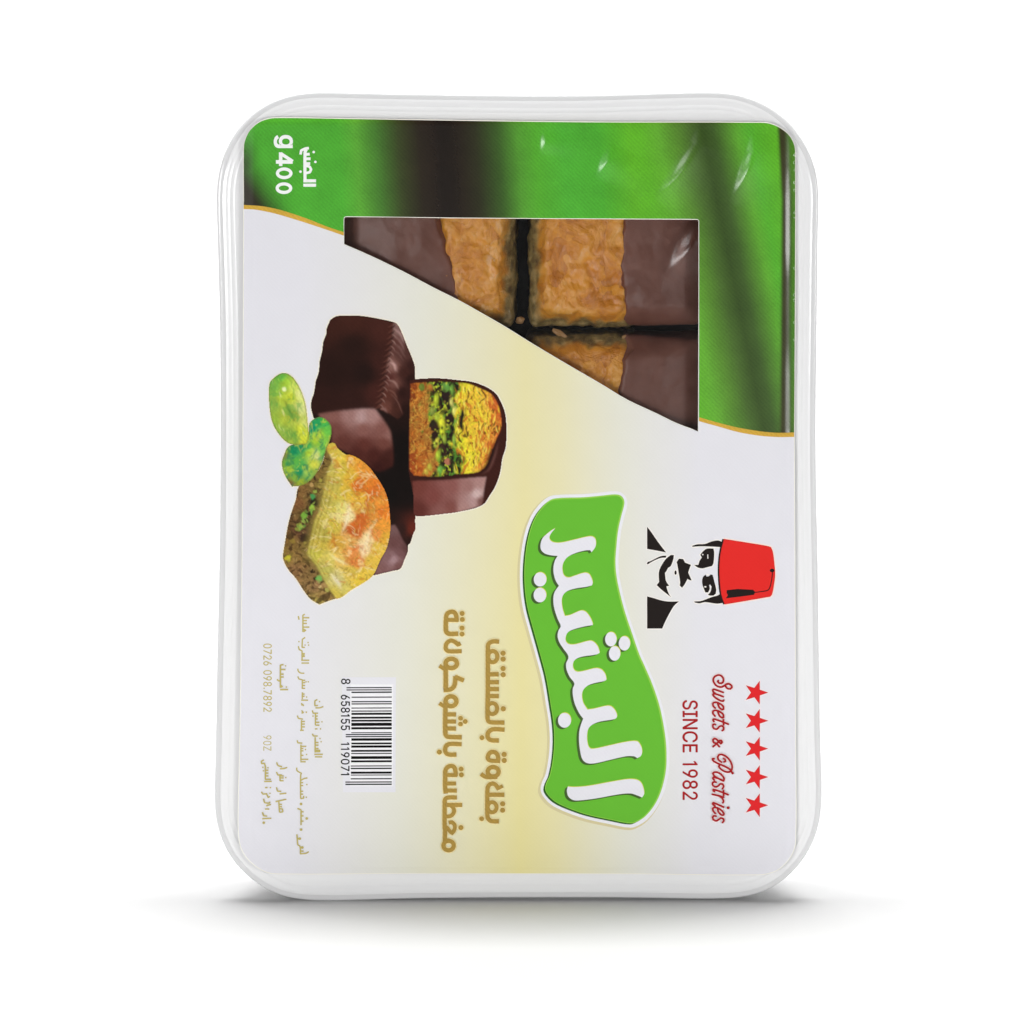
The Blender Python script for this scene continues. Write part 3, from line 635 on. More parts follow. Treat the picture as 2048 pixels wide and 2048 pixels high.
def green_col(x, y):
    g0, g1, g2 = (76, 171, 46), (94, 178, 36), (66, 122, 42)
    dk, md = (24, 15, 8), (54, 78, 28)
    def ramp(t, stops):
        ts = [s[0] for s in stops]
        C = np.array([lin(s[1]) ** 0.45 for s in stops])
        return np.stack([np.interp(t, ts, C[:, i]) for i in range(3)], 1) ** (1 / 0.45)
    tl = x - 0.07 * (y - 330)
    left = ramp(tl, [(480, g0), (560, g0), (680, g0), (715, (90, 168, 50)), (755, (70, 125, 42)), (800, (54, 66, 28)), (842, (38, 30, 17)), (866, (33, 23, 14)), (884, (24, 15, 8)), (902, (25, 16, 8)), (924, (35, 27, 15)), (955, (42, 44, 22)),
                     (1000, (57, 90, 33)), (1038, (82, 150, 46)), (1075, (84, 172, 44)), (1130, (78, 174, 50)), (1200, g0), (1262, g1), (1300, g1)])
    tr = x - 0.205 * (y - 330)
    right = ramp(tr, [(1290, g1), (1330, (98, 170, 46)), (1365, (86, 136, 42)), (1395, (70, 102, 38)), (1420, md), (1440, (62, 90, 36)), (1462, (78, 124, 42)), (1488, (92, 164, 46)), (1512, (86, 175, 44)), (1560, g1)])
    w = smoothstep(1260, 1300, x)[:, None]
    c = left * (1 - w) + right * w
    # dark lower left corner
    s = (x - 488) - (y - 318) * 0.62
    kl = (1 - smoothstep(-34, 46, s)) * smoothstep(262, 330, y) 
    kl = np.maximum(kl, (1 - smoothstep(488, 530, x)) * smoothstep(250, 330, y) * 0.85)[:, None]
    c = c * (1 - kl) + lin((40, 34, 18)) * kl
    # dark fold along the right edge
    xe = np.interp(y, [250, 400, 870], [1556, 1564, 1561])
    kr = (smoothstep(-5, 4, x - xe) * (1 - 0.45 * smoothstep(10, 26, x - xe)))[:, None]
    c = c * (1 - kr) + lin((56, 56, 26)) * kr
    # reddish cast of the print along the top edge
    kt = ((1 - smoothstep(236, 256, y)) * 0.35)[:, None]
    c = c * (1 - kt) + c * np.array([1.35, 0.95, 0.6]) * kt
    return np.clip(c / K, 0, 0.9)
GRN_D = CARD_D - 0.75
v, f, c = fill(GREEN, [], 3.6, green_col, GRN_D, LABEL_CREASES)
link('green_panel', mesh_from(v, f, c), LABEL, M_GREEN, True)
for top, bot in ((GOLD_L_TOP, GOLD_L_BOT), (GOLD_R_TOP, GOLD_R_BOT)):
    k = Ink(GRN_D)
    n = len(top)
    k.tris(top + bot, [(i, i + 1, n + i + 1, n + i) for i in range(n - 1)], ink((208, 166, 66)))
    k.build('gold_trim', LABEL, M_GOLD)

# ------------------------------------------------------------------ weight lettering (white on green)
WHITE = (246, 248, 244)
k = Ink(GRN_D - 0.4)
k.ring(*crop(420, 160, 500, [(574, 720)])[0], 52 * .2588, 33 * .2588, 25 * .2588, WHITE)
k.ring(*crop(420, 160, 500, [(572, 835)])[0], 52 * .2588, 33 * .2588, 25 * .2588, WHITE)
k.stroke(crop(420, 160, 500, [(510, 632), (640, 632)]), 29 * .2588, WHITE)
k.stroke(crop(420, 160, 500, [(640, 628), (545, 566)]), 25 * .2588, WHITE)
k.stroke(crop(420, 160, 500, [(547, 558), (547, 664)]), 27 * .2588, WHITE)
k.text('g', 547.5, 586, 269.5, 296, WHITE, True)
Q = lambda pts: crop(420, 160, 500, pts)
for pts, w in [([(722,812),(820,812)], 24), ([(722,778),(820,778)], 24), ([(735,780),(735,560),(745,535)], 24), ([(735,645),(775,645)], 22),
               ([(735,608),(778,608)], 22), ([(735,575),(772,572)], 22), ([(700,575),(705,545),(735,530),(765,525)], 20), ([(735,720),(772,712),(782,690),(768,668),(735,664)], 20)]:
    k.stroke(Q(pts), w * 0.2588, WHITE)
for x, y in [(700, 707), (815, 632), (802, 556)]:
    k.dot(*Q([(x, y)])[0], 2.6, None, WHITE)
k.build('weight_lettering', LABEL)

# ------------------------------------------------------------------ printed food picture
PX0, PY0, PW, PH = 516, 606, 520, 626
GX, GY = np.meshgrid(np.arange(PW) + PX0 + 0.5, np.arange(PH) + PY0 + 0.5)
def field(points, power=3.2):
    """smooth colour field through sparse printed colours"""
    num = np.zeros((PH, PW, 3)); den = np.zeros((PH, PW, 1))
    for x, y, col in points:
        w = (1.0 / ((GX - x) ** 2 + (GY - y) ** 2 + 16.0) ** (power / 2))[..., None]
        num += w * (lin(col) ** 0.5); den += w
    return (num / den) ** 2
def blur(a, r):
    k1 = np.exp(-np.linspace(-2, 2, 4 * r + 1) ** 2); k1 /= k1.sum()
    p = np.pad(a, ((2 * r, 2 * r), (2 * r, 2 * r)), mode='edge')
    p = np.apply_along_axis(lambda m_: np.convolve(m_, k1, 'valid'), 0, p)
    return np.apply_along_axis(lambda m_: np.convolve(m_, k1, 'valid'), 1, p)
def soft(poly, r=2):
    m_ = inside(poly, GX, GY).astype(float)
    return blur(m_, r) if r else m_
def over(img, col, a):
    c = lin(col) if not isinstance(col, np.ndarray) or col.ndim == 1 else col
    return img * (1 - a[..., None]) + c * a[..., None]
def dab(img, x, y, l, w, ang, col, alpha=1.0, bend=0.0):
    """one small soft-edged fleck of printed colour"""
    r = int(max(l, w) * 1.5 + 2)
    j0, j1 = max(0, int(y - PY0) - r), min(PH, int(y - PY0) + r + 1)
    i0, i1 = max(0, int(x - PX0) - r), min(PW, int(x - PX0) + r + 1)
    if j0 >= j1 or i0 >= i1:
        return
    X, Y = GX[j0:j1, i0:i1] - x, GY[j0:j1, i0:i1] - y
    u_, v_ = X * math.cos(ang) + Y * math.sin(ang), -X * math.sin(ang) + Y * math.cos(ang)
    v_ = v_ + bend * u_ * u_ / max(l, 1)
    a = np.clip(np.exp(-((u_ / l) ** 2 + (v_ / w) ** 2) ** 1.6) * alpha, 0, 1)[..., None]
    img[j0:j1, i0:i1] = img[j0:j1, i0:i1] * (1 - a) + lin(col) * a
def flecks(img, n, region, cols, l, w, ang, seed, alpha=0.9, spread=0.35):
    """scatter flecks inside an outline"""
    r = np.random.default_rng(seed)
    A = np.array(region)
    k_ = 0
    while k_ < n:
        x, y = r.uniform(A[:, 0].min(), A[:, 0].max()), r.uniform(A[:, 1].min(), A[:, 1].max())
        if not inside(region, np.array([x]), np.array([y]))[0]:
            continue
        k_ += 1
        an = (ang(x, y) if callable(ang) else ang) + r.normal(0, spread)
        dab(img, x, y, r.uniform(*l), r.uniform(*w), an, cols[r.integers(len(cols))], alpha * r.uniform(0.6, 1.0), r.normal(0, 0.12))
def paint_mesh(name, mask, img, d, m=M_PHOTO):
    idx = -np.ones((PH + 1, PW + 1), int)
    need = np.zeros((PH + 1, PW + 1), bool)
    for a in (0, 1):
        for b in (0, 1):
            need[a:PH + a, b:PW + b] |= mask
    idx[need] = np.arange(need.sum())
    acc = np.zeros((PH + 1, PW + 1, 3)); cnt = np.zeros((PH + 1, PW + 1, 1))
    for a in (0, 1):
        for b in (0, 1):
            acc[a:PH + a, b:PW + b] += img * mask[..., None]; cnt[a:PH + a, b:PW + b] += mask[..., None]
    col = (acc / np.maximum(cnt, 1))[need]
    jj, ii = np.nonzero(need)
    v = np.zeros((len(jj), 3), np.float32)
    v[:, 0] = (ii + PX0 - CX) * S - ORG.x
    v[:, 1] = d * S - ORG.y
    v[:, 2] = (FLOOR - (jj + PY0)) * S - ORG.z
    j, i = np.nonzero(mask)
    q = np.stack([idx[j, i], idx[j + 1, i], idx[j + 1, i + 1], idx[j, i + 1]], 1).astype(np.int32)
    me = bpy.data.meshes.new(name)
    me.vertices.add(len(v)); me.vertices.foreach_set('co', v.ravel())
    me.loops.add(q.size); me.loops.foreach_set('vertex_index', q.ravel())
    me.polygons.add(len(q)); me.polygons.foreach_set('loop_start', np.arange(0, q.size, 4, dtype=np.int32))
    me.update(calc_edges=True)
    a = me.color_attributes.new('Ink', 'FLOAT_COLOR', 'POINT')
    c = np.ones((len(v), 4), np.float32); c[:, :3] = np.clip(col / K, 0, 0.93)
    a.data.foreach_set('color', c.ravel())
    return link(name, me, LABEL, m)

I1 = lambda pts: crop(520, 600, 400, pts)
I2 = lambda pts: crop(720, 720, 350, pts)
I3 = lambda pts: crop(520, 860, 350, pts)
def I1c(*l): return [(*I1([(x, y)])[0], c) for x, y, c in l]
def I2c(*l): return [(*I2([(x, y)])[0], c) for x, y, c in l]
def I3c(*l): return [(*I3([(x, y)])[0], c) for x, y, c in l]
nz = lambda cx, cy=None, s=0: value_noise(PH, PW, cx, cy, s)
screen = 0.5 + 0.5 * np.sin((GX + GY) * 2 * np.pi / 4.6) * np.sin((GX - GY) * 2 * np.pi / 4.6)

# silhouettes
CHOC = spline(I1([(680,190),(740,155),(860,148),(1000,155),(1150,180),(1290,212),(1325,232),(1360,290),(1420,440),(1470,560),(1495,640),(1495,770),(1490,900)]), False, n=4) \
     + I1([(1500,1700)]) + I3([(1760,500),(1720,930)]) + spline(I3([(1712,1000),(1716,1090),(1690,1150),(1660,1245),(1635,1270),(1635,1330),(1595,1430),(1550,1530),(1480,1550),(1260,1602)]), False, n=3) \
     + I3([(1100,1550),(900,600),(780,160)]) + I1([(660,1400),(560,1160),(520,1140)]) + spline(I1([(510,1110),(492,1030),(500,960),(522,900),(540,780),(570,690),(575,600),(600,500),(612,400),(640,330),(645,270)]), False, n=2)
CUT = spline(I2([(548,225),(620,210),(860,200),(1100,222),(1250,243),(1400,300),(1500,370),(1560,470),(1600,580),(1615,700),(1610,950),(1572,1080),(1545,1250),(1490,1400),(1440,1480),(1350,1600),(1100,1672),(900,1700),(630,1722),(592,1690),(590,1500),(555,1320),(535,1200)]), True, n=4)
BAK = spline(I3([(740,170),(790,140),(830,145),(860,200),(950,268),(1010,275),(1100,320),(1200,400),(1290,520),(1370,650),(1415,780),(1435,950),(1440,1100),(1400,1300),(1330,1430),(1250,1600),(1150,1680),(1000,1770),(900,1845),(800,1870),(655,1925),(560,1865),(480,1765),(400,1640),(320,1550),(258,1430),(255,1370),(280,1220),(310,1050),(350,900),(395,770),(430,620),(540,540),(640,450),(700,330)]), True, n=4)
PIS1 = spline(I1([(95,800),(130,755),(200,710),(260,708),(330,760),(400,880),(440,1010),(460,1170),(472,1340),(440,1390),(340,1395),(270,1380),(180,1290),(120,1180),(95,1050),(88,920)]), True, n=4)
PIS2 = spline(I1([(480,1190),(560,1130),(620,1140),(680,1200),(692,1270),(670,1370),(640,1440),(600,1570),(540,1680),(470,1755),(400,1790),(310,1800),(240,1690),(212,1580),(235,1490),(275,1415),(340,1390),(430,1390),(470,1310)]), True, n=4)

PIC_D = CARD_D - 0.15
# pale printed halo round the whole group
allm = np.zeros((PH, PW), bool)
for p in (CHOC, CUT, BAK, PIS1, PIS2):
    allm |= inside(p, GX, GY)
halo = blur(allm.astype(float), 2) > 0.06
paint_mesh('picture_halo', halo, np.ones((PH, PW, 3)) * lin((240, 232, 214)), PIC_D)

# --- chocolates
img = field(I1c((900,300,(40,20,15)), (1000,900,(36,18,14)), (1420,1500,(14,8,6)), (1400,1000,(30,14,10)), (1390,1800,(16,9,7)))
            + I3c((1450,700,(14,9,7)), (1600,700,(18,10,8)), (1550,1100,(46,24,20)), (1690,1090,(96,36,24)), (1660,1240,(40,20,16)), (1400,1000,(30,16,12))))
top = spline(I1([(680,190),(740,155),(860,148),(1150,180),(1290,225),(1285,330),(1235,560),(1190,900),(1150,1040),(860,1062),(570,1088),(510,1105),(488,1030),(520,900),(545,730),(570,660),(590,520),(620,400),(645,280)]), True, n=3)
topc = field(I1c((900,200,(62,30,22)), (700,230,(58,28,20)), (1200,260,(66,32,25)), (900,450,(37,18,13)), (700,700,(36,17,12)), (1000,700,(33,16,12)), (1180,600,(58,28,22)), (1150,900,(64,30,24)), (600,1000,(44,20,15)), (900,1020,(46,22,17))))
img = over(img, topc, soft(top, 2))
side = spline(I1([(1285,222),(1340,240),(1420,440),(1495,640),(1485,800),(1440,1000),(1400,1090),(1330,1150),(1240,1090),(1140,1045),(1180,900),(1235,560),(1280,330)]), True, n=3)
sidec = field(I1c((1320,280,(120,88,82)), (1300,420,(88,52,46)), (1400,520,(80,48,42)), (1280,640,(128,88,80)), (1400,700,(60,30,24)), (1260,760,(82,42,36)), (1290,800,(112,72,64)), (1250,900,(84,44,34)), (1380,900,(44,20,16)), (1460,760,(40,18,14)), (1220,1030,(100,58,48)), (1330,1050,(66,34,26)), (1400,1050,(36,16,12)), (1470,640,(52,26,22))))
img = over(img, sidec, soft(side, 2))
# fanned ripple highlights on the coated edge
for (ax, ay), (bx, by), c, w in [((1285,270),(1395,420),(158,126,120),11), ((1275,330),(1400,500),(126,92,86),9), ((1262,400),(1405,560),(112,78,72),9), ((1255,470),(1390,600),(100,66,60),8),
                                 ((1225,560),(1330,700),(150,112,104),10), ((1250,600),(1310,690),(196,156,148),9), ((1230,770),(1340,860),(150,112,102),8), ((1215,860),(1330,960),(112,72,62),7), ((1240,880),(1380,1110),(104,68,60),5), ((1150,1050),(1230,1100),(140,100,92),10)]:
    mid_ = ((ax + bx) / 2 + 14, (ay + by) / 2 - 22)
    cr = spline(I1([(ax, ay), mid_, (bx, by)]), False, n=8)
    a = crease(GX, GY, cr, w * 0.207 * 1.4, 1.0)
    img = over(img, c, np.clip(a * 0.85, 0, 1) * soft(side, 3))
for i_ in range(15):                     # little waves where the coating folded over the edge
    f_ = i_ / 14
    ex, ey = 1283 - 135 * f_ ** 1.2, 240 + 790 * f_
    x_, y_ = I1([(ex, ey)])[0]
    dab(img, x_ - 3, y_ + 1, 7.5, 1.7, -0.75, (92, 52, 42), 0.75, 0.25)
    dab(img, x_ + 1, y_ + 4, 6.5, 1.6, -0.7, (34, 16, 12), 0.7, 0.25)
    dab(img, x_ + 7, y_ - 1, 6.0, 1.2, 0.85, (150, 114, 104), 0.55 if i_ % 3 else 0.85, -0.2)
front = spline(I1([(560,1100),(720,1075),(860,1060),(1100,1050),(1150,1100),(1255,1260),(1272,1350),(1290,1500),(1285,1600),(1200,1645),(1120,1655),(1000,1560),(900,1500),(690,1400),(690,1250),(600,1150)]), True, n=3)
fc = field(I1c((980,1130,(176,142,138)), (1080,1120,(164,124,118)), (700,1110,(128,84,76)), (860,1110,(152,112,106)), (720,1250,(112,66,58)), (1000,1250,(132,86,78)), (1180,1260,(128,82,74)), (800,1380,(98,52,44)), (1000,1400,(96,48,40)),
               (1200,1380,(112,64,55)), (1240,1300,(140,96,88)), (1100,1500,(74,32,26)), (950,1480,(80,36,30)), (1200,1560,(62,26,20)), (1150,1620,(56,22,18)), (1260,1500,(70,32,26))))
fc = fc * (0.86 + 0.28 * screen[..., None] * smoothstep(1500 * .207 + 600, 1150 * .207 + 600, GY)[..., None])
img = over(img, fc, soft(front, 3))
lowf = spline(I3([(1440,1050),(1490,1045),(1530,1110),(1570,1200),(1625,1290),(1630,1335),(1560,1525),(1260,1600),(1330,1440),(1400,1300),(1430,1150)]), True, n=3)
lc = field(I3c((1460,1080,(112,82,80)), (1480,1250,(104,68,66)), (1470,1430,(164,132,134)), (1420,1400,(128,92,92)), (1560,1350,(112,76,76)), (1350,1520,(126,88,86)), (1530,1500,(116,78,76)), (1600,1310,(92,60,58))))
img = over(img, lc * (0.9 + 0.2 * screen[..., None]), soft(lowf, 2))
img = img * (0.92 + 0.16 * nz(3, 3, 5))[..., None]
paint_mesh('printed_chocolate', inside(CHOC, GX, GY), img, PIC_D - 0.10)

# --- cut chocolate showing the pistachio filling
img = np.ones((PH, PW, 3)) * lin((58, 26, 20))
u = (GX - 720) / 350 * 1932; vv_ = (GY - 720) / 350 * 1932
bend = 40 * np.sin(vv_ / 420.0 + 0.6) + 210 * (nz(24, 34, 1) - 0.5) + 150 * (nz(9, 13, 2) - 0.5)
t = u + bend - 20
stops = [(540,(132,62,24)),(600,(190,112,38)),(660,(160,96,38)),(740,(168,122,50)),(800,(150,150,44)),(850,(170,186,44)),(890,(96,84,30)),(930,(44,30,24)),(1000,(38,26,22)),(1040,(64,84,30)),(1085,(120,150,40)),(1130,(214,206,50)),(1220,(232,212,52)),(1290,(226,190,56)),(1360,(232,184,60)),(1440,(222,150,54)),(1510,(206,108,44)),(1580,(180,84,36))]
C = np.array([lin(s[1]) ** .5 for s in stops])
core = np.stack([np.interp(t, [s[0] for s in stops], C[:, i]) for i in range(3)], -1) ** 2
n1, n2, n3 = nz(5, 16, 21), nz(4, 5, 22), nz(9, 11, 23)
a = smoothstep(0.60, 0.72, n1) * (t > 1060)
core = over(core, (196, 104, 40), a * 0.75)
a = smoothstep(0.74, 0.82, nz(4, 12, 24)) * (t > 1040)
core = over(core, (72, 50, 20), a * 0.85)
a = smoothstep(0.46, 0.56, n3) * smoothstep(740, 800, t) * (1 - smoothstep(1040, 1100, t))
core = over(core, (36, 26, 20), a * 0.9)
a = smoothstep(0.62, 0.72, nz(6, 8, 25)) * smoothstep(740, 790, t) * (1 - smoothstep(960, 1010, t))
core = over(core, (196, 206, 56), a * 0.95)
a = smoothstep(0.64, 0.74, nz(7, 7, 26)) * smoothstep(740, 800, t) * (1 - smoothstep(1030, 1080, t))
core = over(core, (84, 140, 46), a * 0.9)
a = smoothstep(0.58, 0.72, nz(4, 9, 27)) * (1 - smoothstep(720, 780, t))
core = over(core, (206, 148, 60), a * 0.7)
a = smoothstep(0.66, 0.78, nz(3, 4, 28)) * (1 - smoothstep(720, 780, t))
core = over(core, (128, 56, 22), a * 0.8)
low = smoothstep(900, 1250, vv_) * (1 - smoothstep(640, 800, t))
core = over(core, (184, 84, 34), low * 0.5)
core = core * (0.75 + 0.5 * nz(2.2, 3, 29))[..., None]
for bx, by, r_, c in [(925, 985, 66, (58, 34, 30)), (960, 420, 60, (44, 30, 28)), (990, 660, 56, (46, 30, 26)), (820, 720, 55, (50, 32, 26)), (830, 830, 40, (44, 28, 22)), (970, 1120, 34, (176, 112, 84)),
                      (685, 300, 34, (104, 120, 44)), (940, 300, 46, (98, 140, 60))]:
    dd = np.hypot((u - bx) + 18 * (nz(6, 6, 31) - .5), (vv_ - by) * 0.8)
    core = over(core, c, 1 - smoothstep(r_ * 0.8, r_ * 1.1, dd))
core = over(core, (34, 36, 22), np.clip(1.4 * np.exp(-((u - 1125 - 12 * np.sin(vv_ / 40)) / 24) ** 2 - ((vv_ - 655) / 125) ** 4), 0, 1))
vert_ = math.pi / 2
R1 = I2([(570, 260), (770, 250), (760, 700), (740, 1270), (555, 1230)])
flecks(core, 170, R1, [(206,140,52), (150,74,28), (196,120,40), (128,60,22), (214,168,76), (178,92,34), (160,132,48)], (2, 5), (0.8, 1.8), vert_, 61, 0.8, 0.9)
R2 = I2([(850, 250), (1040, 250), (1070, 420), (1010, 560), (1075, 700), (1120, 860), (1010, 1000), (1060, 1160), (930, 1270), (790, 1260), (880, 1100), (770, 960), (850, 840), (760, 700), (880, 560), (850, 400)])
flecks(core, 34, R2, [(34,24,20), (28,22,18), (46,32,24), (40,40,22)], (5, 11), (3, 5.5), vert_, 62, 0.95, 0.5)
for x_, y_, l_, w_, c_ in [(840,430,13,5,(176,190,52)), (800,560,10,6,(128,140,60)), (850,640,8,5,(160,176,56)), (900,690,15,7,(206,206,54)), (905,790,10,5,(196,204,50)), (850,900,9,3.5,(206,196,70)), (930,870,9,4,(150,170,60)),
                           (860,1050,12,5,(166,190,56)), (880,1210,8,6,(110,170,70)), (1010,470,10,4,(196,190,100)), (1040,560,9,4,(222,214,110)), (1060,680,16,4,(110,150,56)), (1040,880,16,4,(130,160,60)), (1010,330,11,4,(112,160,64)), (960,280,9,4,(96,150,64)), (770,1180,8,5,(176,168,60)), (730,1230,7,5,(190,170,64)), (680,300,7,5,(104,120,44)), (780,300,7,5,(176,110,48)), (830,930,7,4,(176,190,64))]:
    qx_, qy_ = I2([(x_, y_)])[0]
    dab(core, qx_, qy_, l_, w_, vert_ + 0.2 * math.sin(y_), c_, 0.95, 0.15)
    dab(core, qx_ - 1.5, qy_ - 1.5, l_ * .5, w_ * .4, vert_, tuple(min(255, int(q * 1.18)) for q in c_), 0.8)
flecks(core, 40, R2, [(176,190,52), (150,176,56), (120,160,56), (204,206,64), (132,120,44), (96,70,36)], (1.5, 4), (1.0, 2.4), vert_, 63, 0.9, 0.8)
flecks(core, 20, R2, [(34,24,20), (24,20,18)], (2, 5), (1.4, 3), vert_, 64, 0.95, 0.8)
R3 = I2([(1060, 260), (1220, 270), (1420, 370), (1530, 520), (1555, 740), (1490, 880), (1380, 1160), (1240, 1240), (1040, 1240)])
bow = lambda x, y: vert_ + 0.5 * ((y - 846) / 90.0) * max(0.0, min(1.0, (x - 925) / 70.0))
flecks(core, 110, R3, [(238,222,60), (246,232,96), (228,206,48), (236,214,90)], (4, 10), (0.9, 1.8), bow, 65, 0.85, 0.22)
flecks(core, 80, R3, [(206,120,40), (190,92,32), (218,150,52)], (3, 8), (0.7, 1.5), bow, 66, 0.8, 0.25)
flecks(core, 46, R3, [(96,58,22), (70,44,20), (120,84,26)], (2, 5), (0.7, 1.5), bow, 67, 0.9, 0.3)
R4 = I2([(1380, 350), (1530, 500), (1560, 700), (1500, 880), (1400, 1140), (1250, 1240), (1230, 1120), (1420, 840), (1450, 600)])
flecks(core, 60, R4, [(214,112,44), (226,140,62), (190,80,34), (232,170,84)], (3, 8), (0.8, 1.6), bow, 68, 0.8, 0.25)
corep = spline(I2([(558,262),(620,250),(860,240),(1050,245),(1200,262),(1350,322),(1450,375),(1520,480),(1558,620),(1555,760),(1500,880),(1440,1060),(1390,1170),(1300,1235),(1100,1258),(900,1288),(600,1275),(548,1200)]), True, n=4)
img = over(img, core, soft(corep, 1))
rimhi = spline(I2([(1500,880),(1440,1060),(1390,1180),(1300,1245)]), False, n=5)
img = over(img, (28, 12, 10), crease(GX, GY, rimhi, 6, 0.9))
rim2 = spline(I2([(1530,900),(1480,1080),(1420,1210),(1340,1260)]), False, n=5)
img = over(img, (98, 60, 54), crease(GX, GY, rim2, 3, 0.8))
bot = spline(I2([(580,1335),(800,1325),(1100,1305),(1395,1288),(1370,1420),(1355,1560),(1340,1605),(1100,1672),(900,1700),(630,1722),(592,1690),(588,1500)]), True, n=3)
bc = field(I2c((640,1400,(112,58,50)), (640,1650,(92,44,38)), (800,1500,(122,66,60)), (1000,1400,(136,84,78)), (1000,1620,(124,72,66)), (1200,1400,(152,108,102)), (1290,1480,(204,176,172)), (1320,1350,(168,128,122)), (1250,1570,(178,142,138)), (1150,1620,(166,126,120)), (1340,1560,(120,80,74)), (900,1680,(132,84,78))))
bc = bc * (0.9 + 0.2 * screen[..., None])
img = over(img, bc, soft(bot, 2))
seam = spline(I2([(560,1300),(800,1305),(1000,1300),(1300,1265)]), False, n=5)
img = over(img, (46, 20, 16), crease(GX, GY, seam, 4, 0.8))
img = img * (0.93 + 0.14 * nz(2.5, 2.5, 33))[..., None]
paint_mesh('printed_cut_chocolate', inside(CUT, GX, GY), img, PIC_D - 0.2)

# --- baklava
topf = field(I3c((860,240,(206,182,70)), (800,400,(196,180,84)), (900,340,(214,186,66)), (1010,330,(222,160,54)), (1150,420,(224,146,52)), (900,450,(214,190,72)), (1000,520,(222,178,60)), (1080,600,(216,112,36)), (1220,560,(222,126,42)), (1250,700,(214,112,40)),
                 (820,600,(186,168,74)), (740,800,(170,156,66)), (850,720,(206,188,78)), (950,680,(216,180,62)), (1100,760,(220,172,60)), (1330,760,(226,144,54)), (1380,900,(228,130,44)), (880,870,(226,214,120)), (800,860,(206,192,84)), (985,950,(232,212,150)),
                 (1100,860,(218,176,78)), (1200,890,(206,146,60)), (1130,960,(196,100,40)), (1060,1060,(206,104,40)), (1040,1120,(190,84,36)), (1250,1020,(226,148,62)), (1350,1050,(228,150,54)), (1200,1200,(236,210,150)), (1150,1300,(238,208,156)), (1000,1200,(226,176,96)),
                 (850,1250,(208,160,62)), (700,1150,(178,166,70)), (620,1250,(196,172,66)), (800,1050,(206,184,72)), (1040,1360,(222,142,72)), (1060,1430,(214,128,62)), (1280,1150,(224,140,66)), (1300,1300,(222,182,72)), (1380,1200,(228,172,60)), (1250,1450,(222,184,72)),
                 (600,1370,(198,188,72)), (750,1420,(212,194,92)), (900,1420,(222,184,92)), (700,1550,(184,176,84)), (860,1640,(210,196,120)), (1000,1580,(214,184,78)), (900,1750,(214,198,100)), (1100,1680,(222,190,64)), (850,1820,(206,184,76)), (1180,1600,(224,190,70))), 5.2)
img = topf * (0.86 + 0.28 * nz(9, 5, 41))[..., None] * (0.9 + 0.2 * nz(3, 3, 42))[..., None]
a = smoothstep(0.66, 0.8, nz(14, 7, 43))
img = over(img, (240, 222, 160), a * 0.45)
a = smoothstep(0.68, 0.82, nz(11, 8, 44)) * smoothstep(620, 680, GX)
img = over(img, (196, 92, 34), a * 0.45)
a = smoothstep(0.74, 0.84, nz(7, 3, 45))
img = over(img, (150, 118, 50), a * 0.5)
bnd = I3([(700,100),(745,230),(800,330),(740,470),(700,690),(655,880),(600,1000),(555,1200),(520,1370),(620,1490),(700,1640),(770,1760),(845,1860),(870,1932),(100,1932),(100,100)])
ks = soft(bnd, 2)
sdc = field(I3c((600,520,(120,92,46)), (480,680,(126,92,50)), (420,800,(122,82,46)), (560,700,(112,88,46)), (620,800,(118,102,52)), (380,1000,(110,82,46)), (480,960,(84,66,32)), (330,1200,(118,88,44)), (420,1100,(94,62,40)), (520,1150,(86,60,44)), (300,1380,(136,112,52)), (420,1400,(132,102,54)), (500,1300,(124,100,50)), (400,1540,(136,100,62)), (560,1600,(128,100,58)), (620,1720,(146,112,72)), (700,1800,(148,118,66)), (640,1890,(160,140,70)), (680,600,(150,130,62))))
sdc = sdc * (0.55 + 0.9 * nz(5, 3, 46))[..., None]
a = smoothstep(0.62, 0.74, nz(9, 6, 47)); sdc = over(sdc, (52, 34, 18), a * 0.7)
for x, y, r_, c in [(600,790,66,(18,16,14)), (545,930,50,(26,20,14)), (490,1190,62,(46,28,20)), (520,1000,34,(28,22,16)), (600,520,28,(40,24,16)), (580,1560,28,(30,22,14)), (610,1640,24,(36,30,16)), (330,1310,32,(66,42,22)), (700,370,18,(46,30,18)), (500,1500,26,(74,52,28)),
                    (585,730,34,(70,150,80)), (610,680,24,(150,170,70)), (570,860,40,(150,190,66)), (490,940,40,(120,170,60)), (440,1060,42,(150,166,66)), (400,1090,24,(140,150,60)), (660,1640,44,(110,180,84)), (310,1410,38,(196,186,52)), (670,560,26,(170,160,66)), (360,1230,34,(142,118,50)), (570,600,26,(186,150,90)), (740,1760,30,(176,170,84)), (500,1250,26,(150,132,60)), (660,1720,18,(206,180,120)), (510,1320,16,(200,164,112))]:
    cx_, cy_ = I3([(x, y)])[0]
    dd = np.hypot(GX - cx_, GY - cy_) + 5 * (nz(4, 4, 48) - .5)
    sdc = over(sdc, c, (1 - smoothstep(r_ * .181 * .55, r_ * .181 * 1.1, dd)) * 0.92)
img = over(img, sdc, ks)
edge = spline(I3([(800,330),(740,470),(700,690),(655,880),(600,1000),(555,1200),(520,1370),(620,1490),(700,1640),(770,1760)]), False, n=4)
img = over(img, (150, 134, 60), crease(GX, GY, edge, 9, 0.45))
for p, c, w in [(((980,780),(985,900),(960,1000),(900,1150)), (238,224,180), 3.5), (((1230,1050),(1190,1200),(1150,1330),(1120,1460)), (240,218,172), 5), (((760,1350),(840,1420),(980,1490)), (236,220,160), 3), (((780,1580),(860,1680),(900,1760)), (232,224,190), 4), (((1010,1330),(1090,1300)), (206,106,56), 2.5)]:
    img = over(img, c, crease(GX, GY, spline(I3(p), False, n=5) if len(p) > 2 else I3(p), w, 0.8))
